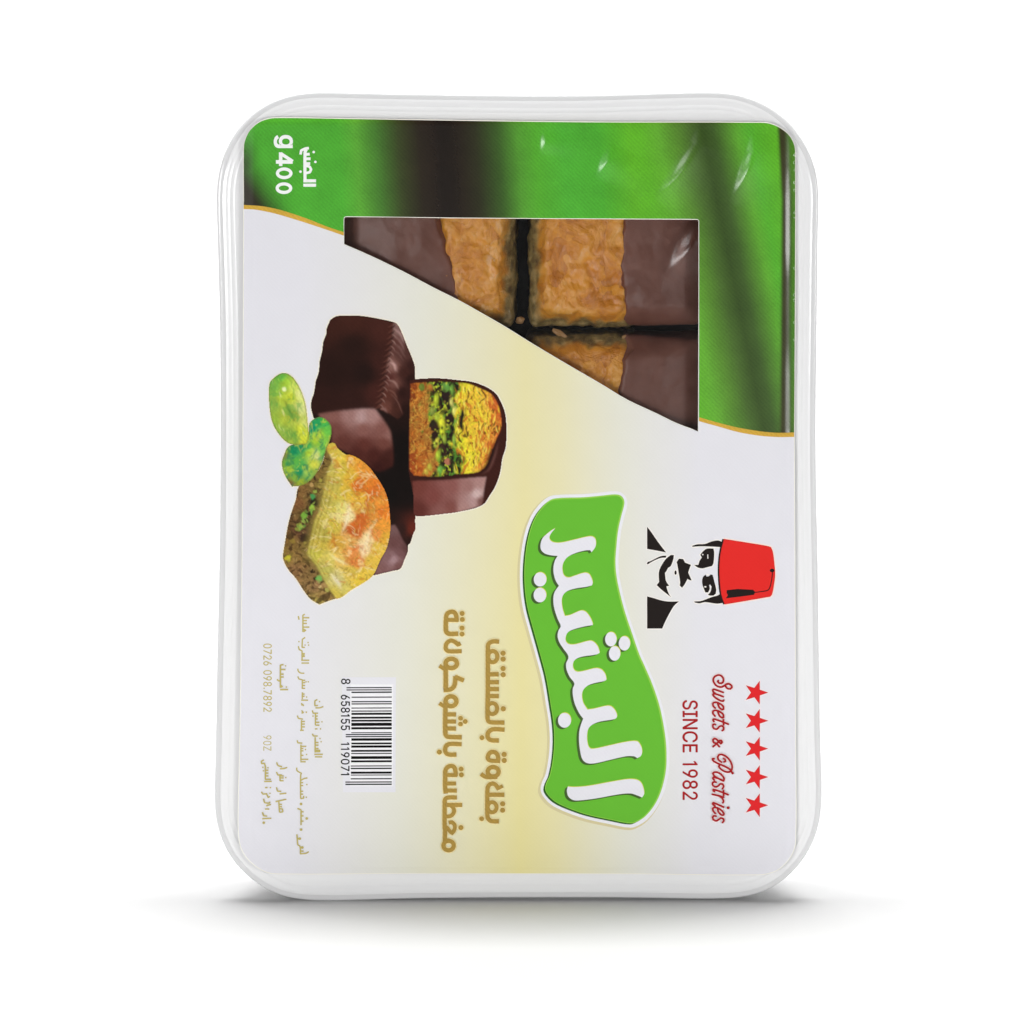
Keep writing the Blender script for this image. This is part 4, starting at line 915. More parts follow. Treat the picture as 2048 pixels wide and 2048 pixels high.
for off_, c_, a_ in ((4, (206, 190, 96), .7), (7, (128, 112, 48), .6), (11, (216, 200, 104), .6), (15, (146, 128, 54), .55), (20, (222, 206, 112), .5), (26, (160, 136, 56), .45)):
    ln_ = [(x + off_ + 1.2 * math.sin(i_ * 0.9 + off_), y + 0.15 * off_) for i_, (x, y) in enumerate(edge)]
    img = over(img, c_, crease(GX, GY, ln_, 1.5, a_) * (0.45 + 0.55 * nz(10, 14, 90 + off_)))
TOPR = I3([(800,260),(1100,330),(1300,560),(1420,900),(1420,1150),(1300,1480),(1000,1740),(800,1800),(640,1480),(560,1300),(660,900),(720,600)])
arc = lambda x, y: math.atan2(y - 1060, x - 600) + vert_
flecks(img, 150, TOPR, [(236,214,130), (230,200,96), (240,226,170), (226,186,80)], (3, 8), (0.6, 1.3), arc, 71, 0.55, 0.4)
flecks(img, 110, TOPR, [(196,140,52), (176,112,44), (206,120,44), (160,130,54)], (2, 6), (0.6, 1.4), arc, 72, 0.6, 0.5)
flecks(img, 50, I3([(1020,560),(1300,560),(1400,900),(1360,1200),(1100,1480),(980,1300),(1000,900)]), [(200,92,36), (186,76,30), (214,116,44)], (3, 7), (1.2, 3), arc, 73, 0.5, 0.6)
SIDR = I3([(480,640),(660,520),(640,900),(560,1100),(500,1380),(690,1660),(800,1840),(660,1900),(500,1740),(330,1540),(270,1380),(330,1050),(400,800)])
flecks(img, 120, SIDR, [(150,116,66), (84,60,34), (64,44,26), (136,96,56), (170,140,84), (110,92,44)], (2, 6), (0.7, 1.8), lambda x, y: vert_ + 0.25, 74, 0.75, 0.5)
flecks(img, 22, I3([(560,760),(620,800),(520,1040),(420,1120),(400,1060)]), [(30,24,18), (40,30,20), (130,172,70), (96,150,60), (160,176,80)], (2, 5), (1.4, 2.8), vert_, 75, 0.9, 0.8)
paint_mesh('printed_baklava', inside(BAK, GX, GY), img, PIC_D - 0.3)

# --- pistachios
p1 = field(I1c((200,740,(96,172,64)), (130,830,(120,176,72)), (250,800,(160,196,58)), (330,830,(206,218,96)), (380,900,(222,226,140)), (130,1000,(140,176,72)), (220,950,(176,194,60)), (300,930,(196,208,58)), (400,1050,(216,222,140)), (140,1150,(150,180,64)), (250,1150,(170,184,60)), (330,1100,(158,168,60)), (400,1250,(206,214,58)), (300,1300,(126,166,66)), (220,1270,(150,184,74)), (420,1350,(214,216,58)), (350,1370,(160,180,66)), (450,1200,(214,218,120))))
p1 = p1 * (0.82 + 0.36 * nz(4, 9, 51))[..., None]
vein = spline(I1([(235,960),(290,1080),(340,1180)]), False, n=5)
p1 = over(p1, (88, 110, 40), crease(GX, GY, vein, 3, 0.75))
p1 = over(p1, (84, 160, 66), smoothstep(.66, .8, nz(6, 12, 52)) * 0.5)
p1 = over(p1, (112, 92, 50), np.clip(1 - soft(grow(PIS1, -2), 1), 0, 1) * 0.45)
p1 = over(p1, (228, 236, 170), 1 - smoothstep(3, 6, np.hypot(GX - I1([(235, 860)])[0][0], GY - I1([(235, 860)])[0][1])))
p2 = field(I1c((500,1230,(0,134,104)), (560,1180,(40,160,90)), (620,1170,(70,176,70)), (650,1260,(100,186,70)), (580,1290,(160,200,60)), (540,1350,(176,206,56)), (600,1400,(120,192,70)), (330,1460,(20,140,90)), (400,1430,(30,140,88)), (280,1560,(110,180,60)), (350,1550,(90,176,70)), (450,1400,(60,160,80)), (470,1480,(176,204,60)), (540,1500,(206,210,140)), (520,1580,(206,204,70)), (380,1660,(12,128,88)), (400,1600,(70,160,76)), (270,1640,(150,180,56)), (330,1720,(130,170,60)), (450,1660,(150,190,84)), (390,1760,(150,170,50)), (300,1770,(128,96,56)), (240,1500,(130,140,64)), (620,1480,(110,186,76))))
p2 = p2 * (0.80 + 0.4 * nz(5, 8, 53))[..., None]
p2 = over(p2, (12, 112, 84), smoothstep(.62, .78, nz(8, 9, 54)) * 0.55)
p2 = over(p2, (196, 212, 70), smoothstep(.64, .8, nz(7, 10, 55)) * 0.5)
p2 = over(p2, (112, 92, 50), np.clip(1 - soft(grow(PIS2, -2), 1), 0, 1) * 0.5)
flecks(p1, 60, PIS1, [(206,216,90), (150,186,60), (122,170,70), (226,228,150)], (3, 8), (0.7, 1.5), lambda x, y: 1.25, 81, 0.6, 0.25)
flecks(p2, 70, PIS2, [(20,128,86), (96,176,70), (190,210,80), (60,156,76)], (2, 7), (0.7, 1.6), lambda x, y: 2.1, 82, 0.65, 0.4)
paint_mesh('printed_pistachio', inside(PIS2, GX, GY), p2, PIC_D - 0.4)
paint_mesh('printed_pistachio', inside(PIS1, GX, GY), p1, PIC_D - 0.5)

# ------------------------------------------------------------------ green badge with the white name
LOGO1 = lambda pts: crop(1020, 960, 350, pts)
LOGO2 = lambda pts: crop(1020, 1310, 350, pts)
BADGE = LOGO1([(420,235),(500,206),(800,195),(1000,177),(1140,163),(1205,172),(1245,212),(1253,270),(1220,400),(1185,560),(1165,750),(1155,900),(1165,1050),(1200,1230),(1260,1460),(1340,1700),(1420,1932)]) \
      + LOGO2([(1470,110),(1560,320),(1640,560),(1690,800),(1715,1000),(1718,1200),(1700,1350),(1650,1530),(1580,1670),(1490,1780),(1420,1830),(1330,1862),(1100,1822),(850,1768),(650,1700),(500,1630),(420,1560),(380,1490),(390,1420),(430,1330),(465,1150),(480,950),(470,750),(440,550),(390,250),(320,-20)]) \
      + LOGO1([(250,1660),(190,1440),(160,1250),(150,1050),(160,850),(190,650),(240,480),(310,350)])
BADGE = spline(BADGE, True, corner=48, n=5)
k = Ink(CARD_D - 0.15)
k.poly(grow(shift(BADGE, -3, 3), 9.5), (214, 203, 158))
k.poly(grow(BADGE, 7.5), (234, 233, 238))
k.poly(shift(BADGE, -2, 1.2), (44, 92, 30))
k.poly(shift(BADGE, 1.6, -1.2), (150, 206, 80))
k.poly(grow(shift(BADGE, 0.4, -0.3), -2.2), (104, 186, 54))
k.build('brand_badge', LABEL)
NAME = LOGO1([(500,530),(455,585),(435,630),(445,665),(485,687),(560,690),(700,660),(880,620),(930,635),(948,680),(940,740),(900,795),(885,772),(830,775),(720,805),(640,845),(600,890),(580,940),(578,990),(595,1050),(640,1075),(700,1060),(820,1022),(870,1035),(900,1085),(912,1130),(905,1160),(850,1175),(720,1195),(630,1225),(585,1270),(570,1330),(580,1420),(605,1500),(660,1490),(780,1440),(830,1450),(875,1500),(905,1560),(915,1598),(830,1612),(720,1640),(650,1670),(620,1710),(612,1760),(632,1800),(680,1815),(750,1805),(880,1772),(930,1790),(970,1840),(990,1905)]) \
     + LOGO2([(950,-8),(800,14),(730,40),(700,75),(693,120),(710,165),(750,183),(830,170),(950,143),(1010,160),(1050,210),(1065,270),(1040,284),(920,310),(850,340),(805,390),(793,450),(810,530),(855,600),(930,590),(1080,557),(1130,575),(1170,630),(1180,680),(1155,704),(1000,730),(910,765),(865,810),(850,880),(855,970),(880,1025),(930,1032),(1080,1000),(1290,955),(1400,950),(1435,985),(1457,1050),(1445,1110),(1405,1135),(1370,1115),(1280,1115),(1100,1155),(950,1190),(880,1195),(830,1180),(795,1140),(775,1060),(762,950),(765,840),(785,760),(808,700),(770,650),(720,550),(695,450),(693,370),(710,310),(660,240),(625,160),(620,90),(645,15)]) \
     + LOGO1([(590,1860),(545,1790),(525,1720),(535,1660),(560,1610),(530,1540),(490,1420),(478,1320),(490,1240),(540,1165),(505,1110),(482,1030),(480,960),(495,890),(525,835),(480,832),(420,822),(370,800),(340,760),(338,700),(360,640),(400,600),(450,560)])
ALEF = LOGO2([(637,1450),(700,1455),(850,1445),(1100,1400),(1300,1368),(1390,1373),(1440,1400),(1470,1460),(1480,1530),(1458,1570),(1400,1545),(1330,1525),(1200,1535),(950,1580),(750,1603),(690,1595),(645,1560),(628,1500)])
pieces = [spline(NAME, True, corner=58, n=4), spline(ALEF, True, corner=70, n=4)]
for cx_, cy_, rx_, ry_, b in [(332,1095,70,78,1), (330,1268,70,80,1), (1113,1755,63,79,1), (1263,1801,63,79,1), (1155,1912,63,80,1), (602,718,72,82,2)]:
    F_ = LOGO1 if b == 1 else LOGO2
    (qx, qy) = F_([(cx_, cy_)])[0]
    pieces.append([(qx + (a - cx_) * .18116 * 1.0, qy + (b_ - cy_) * .18116) for a, b_ in ellipse(cx_, cy_, rx_, ry_, 32)])
k = Ink(CARD_D - 0.45)
for p in pieces:
    for s_ in (1.5, 3.2, 5.0):
        k.poly(shift(p, -s_, s_ * 0.62), (70, 96, 48))
for p in pieces:
    k.poly(shift(p, 0.9, -1.5), (206, 214, 84))
for p in pieces:
    k.poly(p, (230, 229, 235))
k.build('badge_lettering', LABEL)

# ------------------------------------------------------------------ emblem: man in a red hat
E = lambda pts: crop(1270, 1030, 300, pts)
BLK, RED, HALO = (34, 28, 26), (226, 44, 40), (243, 238, 232)
shapes = [
 [(155,150),(200,205),(300,350),(400,480),(300,460),(155,435)],
 [(150,622),(165,600),(200,590),(290,545),(340,525),(405,520),(395,548),(350,548),(290,565),(200,610),(165,635)],
 [(460,512),(500,512),(495,560),(460,655),(425,680),(410,710),(385,745),(390,790),(400,850),(440,910),(405,915),(415,960),(440,1020),(465,1055),(430,1030),(330,950),(278,900),(310,860),(305,760),(315,700),(350,630),(400,560)],
 [(535,605),(565,560),(620,565),(645,610),(670,620),(720,640),(700,690),(685,740),(730,840),(700,835),(675,820),(640,890),(605,935),(575,905),(580,860),(560,730),(545,640)],
 [(155,1045),(250,1070),(350,1100),(450,1112),(565,1110),(500,1170),(430,1290),(380,1390),(350,1460),(155,1460)],
 [(735,395),(800,375),(900,370),(980,340),(1070,325),(1130,350),(1112,412),(1000,405),(850,400),(740,408)],
 [(840,510),(880,460),(930,430),(1010,430),(1020,480),(1010,620),(990,655),(930,670),(870,685),(810,675),(760,640),(815,640),(830,590),(860,545)],
 [(865,830),(880,790),(910,765),(920,790),(950,785),(975,762),(1000,770),(1020,850),(1045,950),(1040,1010),(1010,1035),(960,1035),(938,1025),(972,985),(985,920),(965,890),(955,905),(962,950),(940,995),(905,995),(880,930),(865,880)],
 [(760,1110),(850,1105),(920,1080),(1000,1050),(1060,1035),(1112,1000),(1132,1130),(1060,1140),(980,1130),(900,1120),(830,1135),(770,1125)],
]
HAT = spline(E([(1145,305),(1400,345),(1700,395),(1750,410),(1775,470),(1795,620),(1805,760),(1790,900),(1765,1020),(1740,1050),(1500,1092),(1155,1150),(1115,1040),(1095,900),(1085,720),(1092,560),(1110,440)]), True, corner=40, n=4)
k = Ink(CARD_D - 0.15)
sm = [spline(E(s_), True, corner=35, n=3) for s_ in shapes]
sm.append(E(ellipse(522, 740, 14, 28)))
for s_ in sm:
    k.poly(grow(s_, 2.0), HALO)
k.poly(grow(HAT, 2.2), (250, 224, 214))
for s_ in sm:
    k.poly(s_, BLK)
k.poly(shift(HAT, -3.2, 0), BLK)
k.poly(HAT, (190, 40, 38))
k.poly(grow(HAT, -1.0), RED)
k.stroke(E([(1765,715),(1768,760),(1750,880),(1722,955),(1680,975),(1530,995)]), 2.0, BLK)
k.dot(*E([(1765, 712)])[0], 4.6, 3.6, BLK)
k.poly(E([(1180,965),(1320,950),(1520,960),(1548,990),(1530,1025),(1350,1050),(1170,1070),(1195,1030),(1180,1000)]), BLK)
k.dot(*E([(872, 507)])[0], 1.6, 1.4, HALO)
k.stroke(E([(936,505),(938,560)]), 1.8, HALO)
k.dot(*E([(905, 922)])[0], 2.2, 1.5, HALO)
k.build('man_emblem', LABEL)

# ------------------------------------------------------------------ stars
for cy_ in (1384.7, 1441.0, 1496.8, 1553.6, 1610.0):
    k = Ink(CARD_D - 0.15)
    def star(R, r):
        return [(1511.6 + (R if i % 2 == 0 else r) * math.cos(i * math.pi / 5), cy_ + (R if i % 2 == 0 else r) * math.sin(i * math.pi / 5)) for i in range(10)]
    k.poly(star(29, 12.5), (240, 226, 228))
    k.poly(star(25, 10.0), (176, 36, 40))
    k.poly(star(22, 9.2), (222, 40, 44))
    k.build('red_star', LABEL)

# ------------------------------------------------------------------ slogan and date, dark red
DR, PK = (166, 34, 38), (240, 226, 226)
A1 = lambda pts, dy=0: [(1360 + x * .07764, 1340 + (y + dy) * .07764) for x, y in pts]
A2 = lambda pts, dy=0: [(1360 + x * .08278, 1490 + (y + dy) * .08278) for x, y in pts]
e_ = [(900,970),(850,910),(845,850),(890,825),(960,830),(1060,880),(1115,940),(1120,1000),(1080,1015),(1020,970),(985,900),(970,850)]
strokes = [
 A1([(985,265),(968,287),(1000,325),(1050,335),(1100,310),(1120,250),(1090,170),(1020,125),(950,130),(880,175),(855,240),(870,310),(930,390),(1000,425),(1070,430),(1130,400),(1200,355),(1260,350),(1325,395),(1335,440),(1295,480),(1225,470),(1180,425),(1172,395)]),
 A1([(1110,570),(970,520),(870,490),(840,510),(860,560),(920,610)]), A1([(1110,680),(980,630),(870,605),(845,625),(870,670),(960,740),(1050,785),(1110,795),(1125,770)]),
 A1(e_), A1(e_, 208),
 A1([(1240,1385),(1100,1330),(960,1280),(870,1250),(845,1280),(870,1320)]), A1([(1115,1270),(1122,1400)]),
 A1([(910,1400),(880,1385),(845,1400),(850,1470),(900,1510),(960,1505),(1010,1450),(1070,1430),(1120,1460),(1120,1530),(1085,1552)]),
 A1([(1010,1965),(940,1890),(860,1850),(845,1790),(880,1755),(930,1770),(990,1830),(1050,1890),(1085,1850),(1060,1805),(1010,1810),(960,1870),(850,1965)]),
 A2([(820,320),(785,318),(800,370),(900,430),(1040,490),(1190,570),(1265,665)]), A2([(1060,400),(1095,390),(1085,340),(1050,320)]),
 A2([(1000,405),(930,350),(905,280),(940,225),(1010,220),(1110,270),(1200,360),(1250,470),(1255,560),(1220,625),(1150,645),(1060,620),(970,560),(935,510),(955,470)]),
 A2([(1050,860),(1062,800),(1010,720),(930,660),(840,645),(790,670),(830,740),(930,800),(1045,860)]), A2([(1050,855),(900,790),(800,770),(790,800),(825,835)]),
 A2([(870,890),(830,880),(785,900),(790,960),(850,1000),(920,980),(970,930),(1030,935),(1055,990),(1025,1042)]),
 A2([(1160,1190),(1040,1140),(900,1090),(800,1060),(795,1090),(830,1112)]), A2([(1048,1090),(1052,1205)]),
 A2([(1050,1250),(930,1215),(780,1180)]), A2([(940,1220),(1010,1270),(1050,1340),(1035,1385)]),
 A2([(1050,1490),(920,1430),(800,1380),(785,1410),(840,1462)]),
 A2([(850,1640),(800,1580),(785,1520),(830,1500),(900,1510),(990,1560),(1055,1640),(1050,1680),(1000,1680),(930,1610),(905,1530)]),
 A2([(870,1710),(820,1700),(785,1730),(800,1790),(870,1820),(930,1790),(980,1750),(1040,1770),(1060,1820),(1025,1862)])]
k = Ink(CARD_D - 0.12)
for s_ in strokes:
    k.stroke(s_, 7.5, PK)
for s_ in strokes:
    k.stroke(s_, 3.7, DR, round_ends=True)
k.dot(*A2([(1160, 1505)])[0], 3.0, None, DR)
k.dot(*A2([(1268, 668)])[0], 2.6, None, DR)
k.build('slogan_lettering', LABEL)
k = Ink(CARD_D - 0.12)
k.text('SINCE 1982', 1365, 1395.2, 1400.2, 1599, DR, fat=0.6)
k.build('date_lettering', LABEL)

# ------------------------------------------------------------------ product name, gold
H1 = lambda pts: crop(860, 1200, 200, pts)
H2 = lambda pts: crop(860, 1380, 200, pts)
H3 = lambda pts: crop(860, 1540, 200, pts)
GOLD = (172, 140, 68)
hs, hd, hr = [], [], []
def st(F_, w, *pts): hs.append((F_(list(pts)), w * .0965))
def dt(F_, r, *pts): hd.extend((*F_([p])[0], r * .10352) for p in pts)
def rg(F_, cx_, cy_, rx_, ry_, w): hr.append((*F_([(cx_, cy_)])[0], rx_ * .10352, ry_ * .10352, w * .0965))
# second line (left column), read downwards
st(H1,88,(312,410),(315,310),(345,250),(415,222),(475,240),(508,310),(512,420)); st(H1,80,(315,380),(545,382))
st(H1,92,(308,380),(308,580),(332,630),(400,652),(545,645)); dt(H1,47,(620,255),(625,370),(618,537),(618,652))
st(H1,84,(590,828),(540,858),(480,805),(400,780),(325,830),(303,900),(312,950),(360,985),(612,985))
rg(H1,412,1220,110,90,92); st(H1,78,(180,1265),(310,1345)); st(H1,92,(304,1210),(304,1690))
st(H1,90,(260,1735),(400,1720),(465,1660),(488,1560),(490,1465)); st(H1,88,(478,1480),(560,1510),(655,1552))
rg(H2,406,212,105,95,92); st(H2,78,(180,250),(310,335)); st(H2,92,(302,200),(297,830),(330,890),(400,903),(615,908))
for y in (466, 602, 737): st(H2,86,(300,y),(503,y+2))
dt(H2,45,(590,540),(590,650),(680,602))
st(H2,88,(612,1042),(380,1037),(310,1080),(293,1150),(315,1215),(380,1243),(512,1240)); dt(H2,47,(182,1192))
st(H2,88,(297,1660),(297,1560),(335,1490),(405,1462),(465,1485),(492,1560),(495,1660)); st(H2,78,(300,1634),(525,1640)); dt(H2,46,(602,1520),(606,1630))
st(H3,90,(297,90),(292,300),(306,450))
st(H3,82,(300,255),(503,255)); st(H3,84,(310,388),(520,392))
st(H3,86,(520,525),(340,528),(292,562),(284,640),(284,1090),(292,1150),(288,1370))
st(H3,86,(330,668),(622,668)); st(H3,80,(290,894),(400,880),(462,810),(455,735),(395,672))
st(H3,78,(360,1010),(425,1000),(478,1060),(470,1150),(425,1215),(380,1170),(330,1110),(285,1080)); dt(H3,47,(597,1105))
rg(H3,360,1452,100,92,86); st(H3,76,(300,1350),(380,1355),(440,1400))
# first line (right column)
st(H1,90,(1335,800),(1210,797),(1135,840),(1118,930),(1118,1200)); st(H1,92,(1118,1150),(1118,1932))
rg(H1,1212,1088,90,108,86); dt(H1,50,(1412,1022),(1412,1136),(1412,1318),(1414,1436))
st(H1,92,(1120,1432),(1326,1428))
for y in (1582, 1716, 1850): st(H1,92,(1120,y),(1330,y))
st(H2,90,(1116,60),(1112,540),(1130,595),(1180,618),(1436,624)); rg(H2,1204,352,94,106,84); dt(H2,50,(1415,356))
st(H2,92,(1440,760),(1220,752),(1140,795),(1113,860),(1130,930),(1195,965),(1330,968)); dt(H2,46,(1004,914))
st(H2,90,(1118,1330),(1118,1280),(1150,1215),(1218,1188),(1285,1220),(1316,1290),(1312,1405)); st(H2,86,(1112,1310),(1150,1352),(1345,1366)); dt(H2,50,(1433,1238),(1433,1354))
rg(H2,1220,1572,106,92,90); st(H2,86,(1300,1672),(1120,1678),(1040,1655),(985,1612))
st(H3,72,(1405,300),(1285,362)); st(H3,88,(1320,350),(1262,275),(1195,255),(1130,300),(1110,370),(1108,700)); st(H3,90,(1112,470),(1436,470))
st(H3,90,(1108,600),(1108,860),(1125,930),(1185,978),(1330,984)); rg(H3,1200,712,86,98,82); dt(H3,49,(1403,646),(1403,768)); dt(H3,46,(998,934))
k = Ink(CARD_D - 0.10)
HP = (239, 224, 168)
for p, w in hs: k.stroke(p, w + 4, HP)
for x, y, r_ in hd: k.dot(x, y, r_ + 2, None, HP)
for x, y, a, b, w in hr: k.ring(x, y, a, b, w + 4, HP)
for p, w in hs: k.stroke(p, w, GOLD)
for x, y, r_ in hd: k.dot(x, y, r_, None, GOLD)
for x, y, a, b, w in hr: k.ring(x, y, a, b, w, GOLD)
k.build('product_name_lettering', LABEL, M_GOLD)

# ------------------------------------------------------------------ barcode
k = Ink(CARD_D - 0.12)
k.poly([(684, 1354), (792, 1354), (791, 1584), (686, 1584)], (229, 228, 233))
k.poly([(701, 1368), (786.5, 1368), (785.5, 1572), (700, 1572)], (242, 241, 243))
bars = [(435,22,320),(478,22,320),(523,28,415),(618,22,418),(705,22,418),(748,22,418),(828,20,415),(887,22,415),(940,40,415),(1015,38,413),(1073,36,413),(1143,60,413),(1218,42,413),(1305,18,411),(1340,22,305),(1380,22,305),
        (1435,48,413),(1512,34,413),(1572,44,411),(1655,36,411),(1705,20,411),(1785,54,409),(1857,38,407)]
bars = [(y * .10352 + 1330, h, x) for y, h, x in bars] + [(y * .10352 + 1450, h, x) for y, h, x in [(788,20,402),(835,26,402),(917,40,405),(963,18,402),(1035,22,400),(1098,22,298),(1142,26,298)]]
for y, h, x in bars:
    h *= .10352
    k.poly([(660 + x * .10352, y - h / 2), (783.6, y - h / 2 - 0.3), (783.6, y + h / 2 - 0.3), (660 + x * .10352, y + h / 2)], (14, 12, 12))
k.text('8', 682.5, 700.8, 1357, 1367.8, (16, 14, 14), fat=0.35)
k.text('658155', 682, 699.8, 1389.2, 1459.8, (16, 14, 14), fat=0.35)
k.text('119071', 682, 699, 1484.5, 1549.5, (16, 14, 14), fat=0.35)
k.build('barcode', LABEL)

# ------------------------------------------------------------------ small contact lettering, pale gold
PG = (190, 176, 104)
B1 = lambda pts: crop(420, 1540, 400, pts)
K1 = lambda pts: crop(500, 1210, 220, pts)
K2 = lambda pts: crop(500, 1410, 220, pts)
k = Ink(CARD_D - 0.10)
k.text('0726 098.7892', 526.8, 543.6, 1287, 1423, PG, fat=0.25)
k.text('90Z', 526.5, 543, 1470.5, 1501, PG)
def row(F_, w, lst, dots=(), f_=.11387):
    for p in lst:
        k.stroke(F_(p), w * f_, PG)
    for p in dots:
        k.dot(*F_([p])[0], 13 * f_ if f_ > .11 else 1.6, None, PG)
def tooth(x0, x1, *ys): return [[(x0, y), (x1, y)] for y in ys]
row(K1, 26, [[(965,160),(930,175),(930,470)],[(940,465),(980,440),(930,420)],[(850,190),(862,255)]] + tooth(930,1045,220,385) + tooth(930,1000,270,320), [])
row(K1, 24, [[(970,565),(920,600),(915,745)],[(850,720),(865,780),(915,800),(915,960)],[(960,870),(930,880)]] + tooth(915,965,740,850,900) + tooth(900,1042,967) + tooth(905,1038,1016), [(1020,655),(860,640),(1030,700),(968,700)])
row(K1, 24, [[(840,1115),(850,1160),(890,1190),(955,1195)],[(840,1250),(860,1295),(920,1310),(920,1470)]] + tooth(920,970,1320,1360,1410,1460), [(1025,1345),(985,1345)])
row(K1, 24, [[(920,1530),(920,1650)],[(900,1750),(945,1750)],[(900,1720),(945,1770)]] + tooth(900,1020,1668) + tooth(920,960,1560,1600), [(995,1612),(925,1875),(990,1878)])
row(K2, 24, [[(905,90),(940,130),(905,140)],[(830,180),(850,230),(930,245)],[(905,260),(905,450)]] + tooth(905,965,285,330,380) + tooth(880,945,440), [(990,125)])
row(K2, 24, [[(830,615),(840,660),(920,665)],[(895,690),(895,975)]] + tooth(895,990,722) + tooth(895,940,760,800,880) + tooth(890,1025,950) + tooth(885,980,992), [(975,778),(995,865)])
row(K2, 24, [[(820,1095),(830,1150),(905,1195),(890,1230),(890,1640)],[(890,1320),(950,1290),(1010,1275)],[(890,1640),(945,1630),(940,1590)]] + tooth(890,935,1360,1410,1510,1560), [(1000,1392),(990,1615),(900,1732)])
row(K1, 24, [[(1185,1655),(1140,1680),(1140,1765),(1195,1760)],[(1150,1802),(1230,1800),(1290,1778)]], [(1222,1692)])
row(K2, 24, [[(1095,90),(1110,140),(1195,140)],[(1152,140),(1150,350)],[(1140,415),(1185,415)],[(1095,500),(1115,540),(1190,540)],[(1145,560),(1145,830)],[(1150,790),(1225,790),(1225,815),(1150,815)]] + tooth(1150,1192,190,240) + tooth(1150,1220,300,350) + tooth(1145,1205,655,700,760) + tooth(1130,1280,862) + tooth(1140,1270,906), [(1265,290),(1240,415),(1230,585),(1250,640),(1108,190)])
row(K1, 26, [[(590,1042),(535,1050),(535,1450)],[(475,1300),(500,1325),(540,1330)],[(535,1440),(570,1430),(535,1400)]] + tooth(535,625,1130) + tooth(535,592,1210,1260) + tooth(530,670,1481), [(625,1065),(640,1436)])
row(K2, 24, [[(470,1000),(490,1055),(565,1080)],[(525,1115),(600,1110),(655,1090)],[(465,1170),(490,1225),(560,1222)],[(525,1215),(530,1330)],[(465,1440),(485,1508),(550,1512)],[(520,1557),(640,1545)],[(450,1692),(640,1650)],[(505,1670),(520,1880)],[(520,1880),(578,1870),(570,1820),(520,1815)]] + tooth(530,592,1240,1275,1325) + tooth(515,562,1740,1780), [(630,1270)])
row(K2, 24, [[(245,960),(200,985),(205,1025),(255,1020),(270,1080),(272,1300)],[(200,1520),(230,1560),(300,1552)],[(290,1550),(320,1620),(350,1600)],[(240,1640),(255,1710),(330,1722),(355,1695)],[(285,1765),(370,1740)],[(265,1445),(310,1445)],[(225,1890),(235,1930)]] + tooth(272,325,1140,1190,1240) + tooth(265,370,1300) + tooth(250,382,1337) + tooth(265,340,1822), [(228,1090),(236,1150),(316,1096),(360,1445),(352,1545)])
row(B1, 13, [[(845,368),(880,382),(880,530)],[(840,618),(848,720)],[(848,720),(870,735),(875,812)],[(878,806),(930,800),(955,785)],[(505,405),(520,440),(552,442)],[(505,468),(592,463)]] + tooth(880,905,400,440,490) + tooth(850,880,660) + tooth(870,905,745,780), [(880,325),(935,465),(880,572),(868,660),(520,506),(892,745)], f_=.207)
k.build('contact_lettering', LABEL)

# ================================================================== the sweets seen through the window
def choc_mat():
    m = mat('milk_chocolate', (0.085, 0.042, 0.032), 0.36, 0.45)
    b = m.node_tree.nodes['Principled BSDF']
    tc = nd(m, 'ShaderNodeTexCoord')
    n1_ = nd(m, 'ShaderNodeTexNoise'); n1_.inputs['Scale'].default_value = 180; n1_.inputs['Detail'].default_value = 5
    n2_ = nd(m, 'ShaderNodeTexNoise'); n2_.inputs['Scale'].default_value = 1500; n2_.inputs['Detail'].default_value = 2
    for n_ in (n1_, n2_): ln(m, tc.outputs['Object'], n_.inputs['Vector'])
    cr = nd(m, 'ShaderNodeValToRGB')
    cr.color_ramp.elements[0].position = 0.3; cr.color_ramp.elements[0].color = (0.170, 0.064, 0.043, 1)
    cr.color_ramp.elements[1].position = 0.75; cr.color_ramp.elements[1].color = (0.240, 0.108, 0.080, 1)
    ln(m, n1_.outputs['Fac'], cr.inputs['Fac']); ln(m, cr.outputs[0], b.inputs['Base Color'])
    mr = nd(m, 'ShaderNodeMapRange'); mr.inputs['To Min'].default_value = 0.36; mr.inputs['To Max'].default_value = 0.52
    ln(m, n1_.outputs['Fac'], mr.inputs['Value']); ln(m, mr.outputs[0], b.inputs['Roughness'])
    bp = nd(m, 'ShaderNodeBump'); bp.inputs['Strength'].default_value = 0.12; bp.inputs['Distance'].default_value = 0.0003
    ln(m, n2_.outputs['Fac'], bp.inputs['Height']); ln(m, bp.outputs[0], b.inputs['Normal'])
    return m
